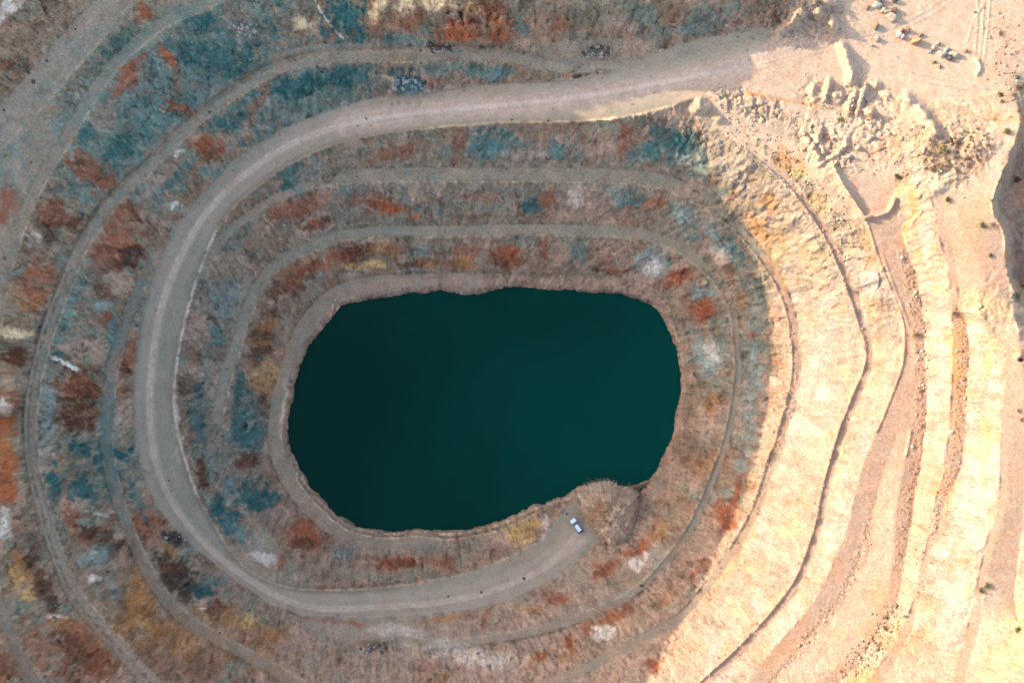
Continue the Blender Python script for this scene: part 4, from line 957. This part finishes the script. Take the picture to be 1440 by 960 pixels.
# --- loose small rubble nobody could count: one object of many stones
def rubble(name, spots, mat, seed=1):
    r = np.random.default_rng(seed)
    bases = []
    for s in range(5):
        bm = stone_bm(100 + s, .75, 1, 5); me = bpy.data.meshes.new('tmp'); bm.to_mesh(me); bm.free()
        v = np.empty(len(me.vertices) * 3, np.float32); me.vertices.foreach_get('co', v)
        f = np.array([p.vertices[:] for p in me.polygons]); bases.append((v.reshape(-1, 3), f)); bpy.data.meshes.remove(me)
    VV_, FF_, CC_ = [], [], []; n = 0
    for (u, v, s, c) in spots:
        bv, bf = bases[r.integers(5)]
        a = r.uniform(0, 6.28); ca, sa = math.cos(a), math.sin(a)
        x, y, z = ground_at(u, v)
        q = bv * (s * .5) * r.uniform(.75, 1.2, 3)
        q = np.stack([q[:, 0] * ca - q[:, 1] * sa + float(x), q[:, 0] * sa + q[:, 1] * ca + float(y), q[:, 2] + float(z) - .08 * s], 1)
        VV_.append(q); FF_.append(bf + n); n += len(bv)
        CC_.append(np.repeat(np.append(c, 1)[None], len(bv), 0))
    o = link(name, raw_mesh(name, np.concatenate(VV_), np.concatenate(FF_), np.concatenate(CC_), False), mat)
    o['kind'] = 'stuff'
    return o
rg = np.random.default_rng(3); spots = []
def scatter(pl, n, w, smin, smax):
    D = dense(smooth_pl([p[:2] for p in pl], 2), 1)
    for _ in range(n):
        p = D[rg.integers(len(D))]; u = p[0] + rg.normal(0, w); v = p[1] + rg.normal(0, w)
        if not (-20 < u < 1460 and -20 < v < 980): continue
        c = samp(COL, u, v) * rg.uniform(.55, 1.35) if False else COL[int((v - V0) / PX), int((u - U0) / PX)] * rg.uniform(.5, 1.4)
        spots.append((u, v, smin + (smax - smin) * rg.random() ** 2.5, np.clip(c, .01, .75)))
scatter(offs(T5[2:14], 8), 420, 6, .2, .7); scatter(offs(T6[1:10], 8), 380, 8, .2, .7); scatter(T4[2:11], 300, 5, .2, .6)
scatter([(1262,850),(1240,890),(1215,930),(1180,955)], 350, 10, .25, .9)
scatter(C2[13:27], 500, 4, .2, .7); scatter(C3[1:26], 500, 3.5, .2, .8); scatter(offs(C3[1:9], -25), 500, 14, .2, 1.0)
scatter([(1130,150),(1200,150),(1240,200),(1290,230),(1350,215)], 500, 22, .2, .9); scatter([(1390,20),(1420,80),(1425,140)], 250, 18, .2, .8)
scatter([(1150,10),(1100,40),(1040,45)], 160, 9, .2, .7)
scatter(ROAD_I[6:30], 500, 5, .15, .5); scatter(ROAD_O[4:30], 500, 6, .15, .55); scatter(offs(C1[3:37], 9), 500, 6, .15, .6)
scatter(offs(C2[5:14], -10), 350, 6, .15, .6); scatter(B3, 500, 9, .15, .55); scatter(TOE0, 400, 7, .15, .5); scatter(B2L, 250, 6, .15, .5)
for _ in range(1500):
    scatter([(rg.uniform(0, 1060), rg.uniform(0, 950))] * 2, 1, 1, .2, .75)
spots = [s for s in spots if not LAKE[int((s[1] - V0) / PX), int((s[0] - U0) / PX)]]
rubble('loose_rubble', spots, stone_mat('loose_stone', .3, .2))

# --- shrubs: short woody stems carrying many small leaves
def leaves_bm(r, h, n, seed, leaf=.12, gaps=.35):
    q = random.Random(seed); bm = bmesh.new()
    blobs = [(q.uniform(-.55, .55) * r, q.uniform(-.55, .55) * r, q.uniform(.35, .75) * h, q.uniform(.35, .6) * r) for _ in range(8)]
    for _ in range(n):
        bx, by, bz, br = q.choice(blobs)
        d = Vector((q.gauss(0, 1), q.gauss(0, 1), q.gauss(0, 1))).normalized() * br * q.uniform(.45, 1) ** .6
        c = Vector((bx, by, bz)) + Vector((d.x, d.y, d.z * .8 * h / max(r, .1)))
        if c.z < .03: c.z = .03 + q.random() * .1
        t = Vector((q.gauss(0, 1), q.gauss(0, 1), q.gauss(0, .7))).normalized(); s = t.orthogonal().normalized()
        s = (s * math.cos(q.uniform(0, 6)) + t.cross(s) * math.sin(q.uniform(0, 6))).normalized()
        L = leaf * q.uniform(.6, 1.4)
        vs = [bm.verts.new(c + t * L), bm.verts.new(c + s * L * .45), bm.verts.new(c - t * L), bm.verts.new(c - s * L * .45)]
        bm.faces.new(vs)
    return bm
def stems_bm(r, h, seed):
    q = random.Random(seed); bm = bmesh.new()
    for _ in range(9):
        a = q.uniform(0, 6.28); e = Vector((math.cos(a) * r * .6, math.sin(a) * r * .6, h * q.uniform(.5, .9)))
        pr = None
        for k in range(4):
            t = k / 3; c = Vector((e.x * t, e.y * t, e.z * t ** .8)); w = .05 * (1 - .8 * t)
            ring = [bm.verts.new(c + Vector((math.cos(b) * w, math.sin(b) * w, 0))) for b in (0, 2.1, 4.2)]
            if pr:
                for i in range(3): bm.faces.new((pr[i], pr[(i + 1) % 3], ring[(i + 1) % 3], ring[i]))
            pr = ring
    return bm
LEAFM = {'green': plain_mat('green_leaf', (.10, .115, .03), .8, 0, .4, 1.5), 'olive': plain_mat('olive_leaf', (.10, .085, .035), .85, 0, .4, 1.5),
         'dry': plain_mat('dry_twig', (.17, .115, .065), .9, 0, .4, 1.5), 'yellow': plain_mat('yellow_leaf', (.22, .19, .05), .85, 0, .4, 1.5)}
STEMM = plain_mat('shrub_stem', (.12, .08, .05), .9)
PROTO = {}
def shrub(u, v, r, h, kind, label, group=None):
    root = bpy.data.objects.new('shrub', None); C.objects.link(root)
    x, y, z = ground_at(u, v); root.location = (float(x), float(y), float(z) - .03)
    root.rotation_euler.z = rr.uniform(0, 6.28); root.scale = (r, r, h)
    k = (kind, rr.randrange(3))
    if k not in PROTO:
        a = leaves_bm(1, 1, 520 if kind != 'dry' else 330, hash(kind) % 50 + k[1] if False else len(kind) * 7 + k[1], .11); m = bpy.data.meshes.new('foliage'); a.to_mesh(m); a.free(); m.materials.append(LEAFM[kind])
        b = stems_bm(1, 1, k[1]); m2 = bpy.data.meshes.new('stem'); b.to_mesh(m2); b.free(); m2.materials.append(STEMM)
        PROTO[k] = (m, m2)
    for nm, m in zip(('foliage', 'stem'), PROTO[k]):
        c = bpy.data.objects.new(nm, m); C.objects.link(c); c.parent = root
    return tag(root, label, 'shrub', group)
for u, v, r, h, k, lab in [
    (1323,211,1.25,2.3,'yellow','yellow-green bush with a long dark shadow in the scrub patch'),
    (1413,185,.9,1.5,'green','green bush at the top of the right-hand cliff corner'),
    (1333,281,.9,.8,'olive','dark shrub at the foot of the dry gully'),
    (1381,317,.9,.8,'olive','olive shrub on the pale flat above the cliff, left of a pair'),
    (1394,316,.75,.9,'dry','dry brown shrub on the pale flat at the cliff edge, right of a pair'),
    (1392,359,.6,.6,'olive','small olive shrub above the orange cliff lip'),
    (1262,248,.9,.8,'olive','olive shrub left of the bright curved face'),
    (1310,238,.8,.7,'dry','dry shrub below the yellow-green bush'),
    (1345,240,.95,.7,'dry','dry dark shrub in the lower middle of the scrub patch'),
    (1298,180,.6,.5,'dry','dry shrub under the curved spoil berm'),
    (1374,181,.6,.5,'dry','dry shrub at the upper edge of the scrub patch'),
    (1430,416,.9,.8,'yellow','yellowish shrub at the bottom end of the right-hand cliff'),
    (1429,254,1.0,1.2,'olive','dark shrub down in the shaded cut at the right edge'),
    (1342,440,1.0,.8,'dry','brown shrub at the upper end of the orange bench'),
    (1287,470,.95,.9,'dry','brown shrub in the rubble of the flat brown bench'),
    (1378,829,.75,.9,'green','green shrub on the orange slope, lower left of a pair'),
    (1386,822,.8,.9,'green','green shrub on the orange slope, upper right of a pair'),
    (1429,884,.75,.8,'green','lone green shrub at the lower right of the picture'),
    (1273,864,.65,.8,'green','small green shrub below the end of the thin bright wall'),
    (1261,852,.7,.7,'olive','olive shrub in the rubble of the ramp bottom'),
    (1246,867,.8,.6,'dry','dry shrub on the ramp, above the darker olive one'),
    (1246,882,.95,.8,'olive','dark olive shrub on the ramp bottom'),
    (1236,906,.95,.8,'dry','dry dark shrub at the tip of the ramp'),
    (1433,123,1.2,1.1,'olive','large dark shrub at the right edge of the plateau'),
    (1425,133,.8,.7,'dry','dry shrub left of the large dark plateau shrub'),
    (1406,133,.8,.7,'olive','olive shrub on the plateau edge, upper of a pair'),
    (1408,143,.7,.6,'dry','dry shrub on the plateau edge, lower of a pair'),
    (1432,156,.8,.7,'dry','dry shrub just above the cliff corner'),
    (1406,48,.8,.6,'dry','lone dry shrub beside the vehicle tracks'),
    (1184,168,.9,.5,'yellow','low yellow-green bush in the gap between the spoil heaps'),
    (1432,577,.6,.5,'dry','dry tuft on the brown flat at the right edge, upper one'),
    (1436,590,.6,.5,'dry','dry tuft on the brown flat at the right edge, lower one')]:
    shrub(u, v, r, h, k, lab)
for _ in range(70):
    a = rr.uniform(0, 6.28); q = math.sqrt(rr.random())
    du, dvv = 52 * q * math.cos(a), 26 * q * math.sin(a)
    shrub(1348 + du * .95 + dvv * .2, 214 - du * .3 + dvv, rr.uniform(.3, .65), rr.uniform(.25, .55), 'dry', 'low dry scrub plant in the brown scrub patch beside the cliff', 'low scrub in the brown patch')

# --- heap of dry brush and earth sliding into the lake
HU, HV = 853, 716
hx, hy, hz = [float(t) for t in ground_at(HU + 8, HV + 20)]
heap_root = bpy.data.objects.new('brush_heap', None); C.objects.link(heap_root)
kx = (CAM_H - 1.5) / FOC
hx, hy = (HU - 720) * kx, -(HV - 480) * kx
heap_root.location = (hx, hy, 0.0)
tag(heap_root, 'broad domed heap of dry tan brush on the lake edge right of the car', 'brush heap')
OUT = [(-43,-20),(-33,-28),(-22,-36),(-10,-40),(4,-41),(16,-36),(27,-31),(38,-31),(45,-22),(43,-8),(40,6),(36,20),(30,32),(16,41),(2,44),(-8,39),(-16,28),(-26,14),(-36,2),(-42,-9)]
oa = np.array([(p[0] * kx, -p[1] * kx) for p in OUT]); oang = np.arctan2(oa[:, 1], oa[:, 0]); orad = np.hypot(oa[:, 0], oa[:, 1])
so_ = np.argsort(oang); oang, orad = oang[so_], orad[so_]
def out_r(a): return np.interp(a, np.concatenate([oang[-3:] - 2 * np.pi, oang, oang[:3] + 2 * np.pi]), np.concatenate([orad[-3:], orad, orad[:3]]))
nr, na = 46, 200
aa = np.linspace(-np.pi, np.pi, na, endpoint=False); tt = np.linspace(0.0, 1.0, nr)
A2, T2_ = np.meshgrid(aa, tt)
fr = 1 + .10 * fbm(np.cos(A2) * 9, np.sin(A2) * 9, 3, 301) * T2_
RR = out_r(A2) * T2_ * fr
HX, HY = RR * np.cos(A2), RR * np.sin(A2)
groove = ridged(A2 * 9 + .6 * fbm(HX / 2, HY / 2, 2, 303), T2_ * 1.2, 3, 302)
HZ = 4.4 * (1 - T2_ ** 1.7) ** .8 + 1.1 * (fbm(HX / 2.4, HY / 2.4, 4, 304)) * (1 - T2_ ** 4) + .25 * (groove - .3) * T2_ * (1 - T2_ ** 6) - .6 * T2_ ** 5
def base_z(x, y):
    u = 720 + (x + hx) / kx; v = 480 - (y + hy) / kx
    return np.maximum(samp(blur(Zg, 4), u, v), -.3)
BZ = base_z(HX, HY)
HZ = BZ + 1.5 * HZ
HZ -= .9 * sstep(.42, .75, fbm(HX / 1.5, HY / 1.5, 2, 307)) * sstep(.6, .2, T2_)
ctr = sstep(.75, .1, np.hypot(HX + 2.2, HY - .8) / 8.5)
hc = mix(np.array([.56, .40, .28], np.float32)[None, None] * np.ones(HX.shape + (1,)), np.array([.36, .20, .115]), .7 * ctr)
hc = hc * (1 + .28 * (groove - .4) + .22 * fbm(HX / .8, HY / .8, 3, 305))[..., None]
hole = sstep(.25, .5, fbm(HX / 1.2, HY / 1.2, 3, 306)) * sstep(.9, .3, T2_)  # dark hollows of the heap, their shade painted into the colour
hc = mix(hc, np.array([.08, .05, .035]), .7 * hole)
pos = np.stack([HX, HY, HZ], -1).reshape(-1, 3); ii = np.arange(nr * na).reshape(nr, na)
fq = np.stack([ii[:-1], ii[1:], np.roll(ii, -1, 1)[1:], np.roll(ii, -1, 1)[:-1]], -1).reshape(-1, 4)[:, ::-1]
link('earth_core', raw_mesh('earth_core', pos, fq, np.concatenate([np.clip(hc, .02, .7).reshape(-1, 3), np.ones((nr * na, 1))], 1)), stone_mat('dry_brush_earth', .6, .3), heap_root)
q = random.Random(9)
_zb = blur(Zg, 4)
def BZF(x, y): return max(-.3, float(samp(_zb, 720 + (x + hx) / kx, 480 - (y + hy) / kx)))
bp_, bf_, bc_ = [], [], []
clump = [(q.uniform(-math.pi, math.pi), q.random() ** .4) for _ in range(260)]
for _ in range(4600):
    ca, ct = q.choice(clump)
    a = ca + q.gauss(0, .07 / (.2 + ct)); t = min(1.03, max(.02, ct + q.gauss(0, .05)))
    rad_ = float(out_r(math.atan2(math.sin(a), math.cos(a)))) * t; z0 = 4.4 * max(0, 1 - t ** 1.7) ** .8 - .5 * t ** 5
    x, y = rad_ * math.cos(a), rad_ * math.sin(a)
    c = Vector((x, y, 1.5 * z0 + BZF(x, y) + .1))
    d = Vector((math.cos(a + q.gauss(0, 1.1)), math.sin(a + q.gauss(0, 1.1)), q.uniform(-.3, .6))).normalized()
    L = q.uniform(.5, 1.6) * (1.5 if t > .9 else 1); w = q.uniform(.03, .08)
    sd_ = d.cross(Vector((0, 0, 1))).normalized() * w; e = c + d * L
    n0 = len(bp_); bp_ += [c + sd_, c - sd_, c + Vector((0, 0, w)), e]; bf_ += [(n0, n0 + 1, n0 + 3), (n0 + 1, n0 + 2, n0 + 3), (n0 + 2, n0, n0 + 3)]
    g = max(0, 1 - math.hypot(x + 2.4, y - .8) / 7.5)
    k = q.uniform(.4, 1.3)
    col = [(.72 * (1 - g) + .52 * g) * k, (.50 * (1 - g) + .27 * g) * k, (.33 * (1 - g) + .14 * g) * k, 1]
    bc_ += [col] * 4
link('dry_brush', raw_mesh('dry_brush', np.array([tuple(p) for p in bp_]), np.array(bf_), np.array(bc_), False), stone_mat('dry_brush', .1, .1), heap_root)

# --- white estate car parked at the end of the road
def loft(sections, cap=True):
    bm = bmesh.new(); pr = None; rings = []
    for sec in sections:
        rings.append([bm.verts.new(p) for p in sec])
    for a, b in zip(rings[:-1], rings[1:]):
        n = len(a)
        for i in range(n): bm.faces.new((a[i], a[(i + 1) % n], b[(i + 1) % n], b[i]))
    if cap: bm.faces.new(rings[0][::-1]); bm.faces.new(rings[-1])
    return bm
def box_bm(x0, x1, y0, y1, z0, z1, bev=.02):
    bm = bmesh.new(); bmesh.ops.create_cube(bm, size=1)
    for v in bm.verts: v.co = Vector((x0 + (v.co.x + .5) * (x1 - x0), y0 + (v.co.y + .5) * (y1 - y0), z0 + (v.co.z + .5) * (z1 - z0)))
    if bev: bmesh.ops.bevel(bm, geom=bm.edges[:], offset=bev, segments=2, affect='EDGES')
    return bm
def cyl_bm(r, w, cx, cy, cz, seg=20):
    bm = bmesh.new(); bmesh.ops.create_cone(bm, cap_ends=True, segments=seg, radius1=r, radius2=r, depth=w, matrix=Matrix.Translation((cx, cy, cz)) @ Matrix.Rotation(R(90), 4, 'X'))
    bmesh.ops.bevel(bm, geom=[e for e in bm.edges if len(e.link_faces) == 2 and max(len(f.verts) for f in e.link_faces) > 4], offset=.03, segments=2, affect='EDGES')
    return bm
M_paint = plain_mat('white_paint', (.62, .68, .74), .28, 0, .04, 2, 0, .5); M_glass = plain_mat('dark_glass', (.018, .03, .038), .08, 0, .1, 2, 0, .5)
M_tyre = plain_mat('tyre_rubber', (.025, .025, .025), .9); M_trim = plain_mat('black_trim', (.03, .045, .055), .6); M_rim = plain_mat('wheel_rim', (.35, .36, .37), .35, .8)
M_head = plain_mat('headlight_lens', (.65, .68, .7), .15); M_tail = plain_mat('tail_light_lens', (.35, .02, .02), .25)
car = bpy.data.objects.new('parked_car', None); C.objects.link(car)
cu, cv_ = 810.5, 737.5
cx_, cy_, cz_ = [float(t) for t in ground_at(cu, cv_)]
cz_ = max(float(ground_at(cu + a, cv_ + b)[2]) for a in (-6, 0, 6) for b in (-8, 0, 8)) - .02
car.location = (cx_, cy_, cz_); car.rotation_euler.z = math.atan2(.81, -.586)
tag(car, 'white estate car with dark windows parked at the lake end of the haul road', 'car')
def sec(x, hw, zb, zt, r=.1):
    return [(x, -hw + r, zb), (x, hw - r, zb), (x, hw, zb + r), (x, hw, zt - r), (x, hw - r * 1.4, zt), (x, -hw + r * 1.4, zt), (x, -hw, zt - r), (x, -hw, zb + r)]
body = bm_obj('body', loft([sec(-2.38, .72, .45, .88), sec(-2.28, .86, .34, 1.0), sec(-1.6, .92, .30, 1.06), sec(0, .93, .28, 1.04), sec(1.1, .92, .30, 1.03), sec(1.75, .90, .32, .97),
                            sec(2.2, .84, .36, .86), sec(2.4, .70, .44, .74)]), M_paint, car, True)
gr = []
for x, hw, hb, zt in [(-2.3, .80, .86, 1.06), (-1.62, .64, .88, 1.66), (.45, .66, .89, 1.70), (1.3, .76, .87, 1.05)]:
    gr.append([(x, -hb, 1.0), (x, hb, 1.0), (x, hw, zt), (x, -hw, zt)])
bm_obj('cabin_glass', loft(gr), M_glass, car)
bm_obj('roof', loft([[(x, -w, z), (x, w, z), (x, w - .03, z + .05), (x, -w + .03, z + .05)] for x, w, z in [(-1.66, .58, 1.64), (-1.5, .63, 1.675), (-.6, .64, 1.71), (.35, .63, 1.70), (.5, .58, 1.66)]]), M_paint, car)
for s in (-1, 1):
    bm_obj('roof_rail', box_bm(-1.5, .3, s * .55 - .02, s * .55 + .02, 1.765, 1.80, .01), M_trim, car)
    bm_obj('pillar', loft([[(x, s * (w - .02), z), (x, s * (w + .012), z), (x + .10, s * (w + .012), z), (x + .10, s * (w - .02), z)] for x, w, z in [(-.15, .885, 1.02), (-.12, .665, 1.68)]]), M_paint, car)
    bm_obj('wing_mirror', box_bm(.95, 1.12, s * .93 - (.0 if s > 0 else .18), s * .93 + (.18 if s > 0 else 0), .98, 1.13, .03), M_trim, car)
    bm_obj('headlight', box_bm(2.16, 2.37, s * .62 - .14, s * .62 + .14, .66, .80, .03), M_head, car)
    bm_obj('tail_light', box_bm(-2.385, -2.25, s * .72 - .10, s * .72 + .10, .74, .96, .03), M_tail, car)
    for x in (-1.42, 1.42):
        wh = bm_obj('wheel', cyl_bm(.34, .22, x, s * .82, .34), M_tyre, car, False)
        bm_obj('rim', cyl_bm(.21, .04, x, s * .935, .34, 14), M_rim, wh)
bm_obj('bumper', box_bm(-2.47, -2.30, -.78, .78, .36, .62, .04), M_trim, car); bm_obj('bumper', box_bm(2.30, 2.46, -.76, .76, .34, .56, .04), M_trim, car)
bm_obj('bonnet', loft([[(1.24, -.72, 1.03), (1.24, .72, 1.03), (1.24, .70, 1.05), (1.24, -.70, 1.05)], [(1.8, -.72, .97), (1.8, .72, .97), (1.8, .70, .995), (1.8, -.70, .995)],
                       [(2.16, -.64, .87), (2.16, .64, .87), (2.16, .62, .89), (2.16, -.62, .89)]]), M_paint, car)
# ------------------------------------------------------------------ camera, sun, sky
cam = bpy.data.cameras.new('camera'); cam.sensor_fit = 'HORIZONTAL'; cam.sensor_width = 36
cam.lens = 36 * FOC / 1440; cam.clip_end = 3000; cam.clip_start = 1
co = bpy.data.objects.new('camera', cam); C.objects.link(co); co.location = (0, 0, CAM_H)
bpy.context.scene.camera = co
sun = bpy.data.lights.new('sun', 'SUN'); sun.energy = SUN_E; sun.angle = R(.35); sun.color = SUN_C
so = bpy.data.objects.new('sun', sun); C.objects.link(so)
dv = Vector((SD[0] * math.cos(R(SUN_EL)), SD[1] * math.cos(R(SUN_EL)), -math.sin(R(SUN_EL))))
so.rotation_euler = dv.to_track_quat('-Z', 'Y').to_euler(); so.location = (-300, 100, 200)
w = bpy.data.worlds.new('World'); bpy.context.scene.world = w; w.use_nodes = True
nt = w.node_tree; sky = nt.nodes.new('ShaderNodeTexSky'); sky.sky_type = 'NISHITA'; sky.sun_disc = False
sky.sun_elevation = R(SUN_EL); sky.sun_rotation = math.atan2(-SD[0], -SD[1]) % (2 * math.pi); sky.altitude = 800
sky.air_density = SKY_AIR; sky.dust_density = SKY_DUST; sky.ozone_density = SKY_OZ
bg = nt.nodes['Background']; bg.inputs['Strength'].default_value = SKY_S
nt.links.new(sky.outputs['Color'], bg.inputs['Color'])
vs = bpy.context.scene.view_settings; vs.view_transform = 'Standard'; vs.look = 'None'; vs.exposure = EXPO; vs.gamma = 1; vs.use_curve_mapping = False
cy = bpy.context.scene.cycles; cy.max_bounces = 4; cy.diffuse_bounces = 3; cy.glossy_bounces = 2; cy.caustics_reflective = False; cy.caustics_refractive = False
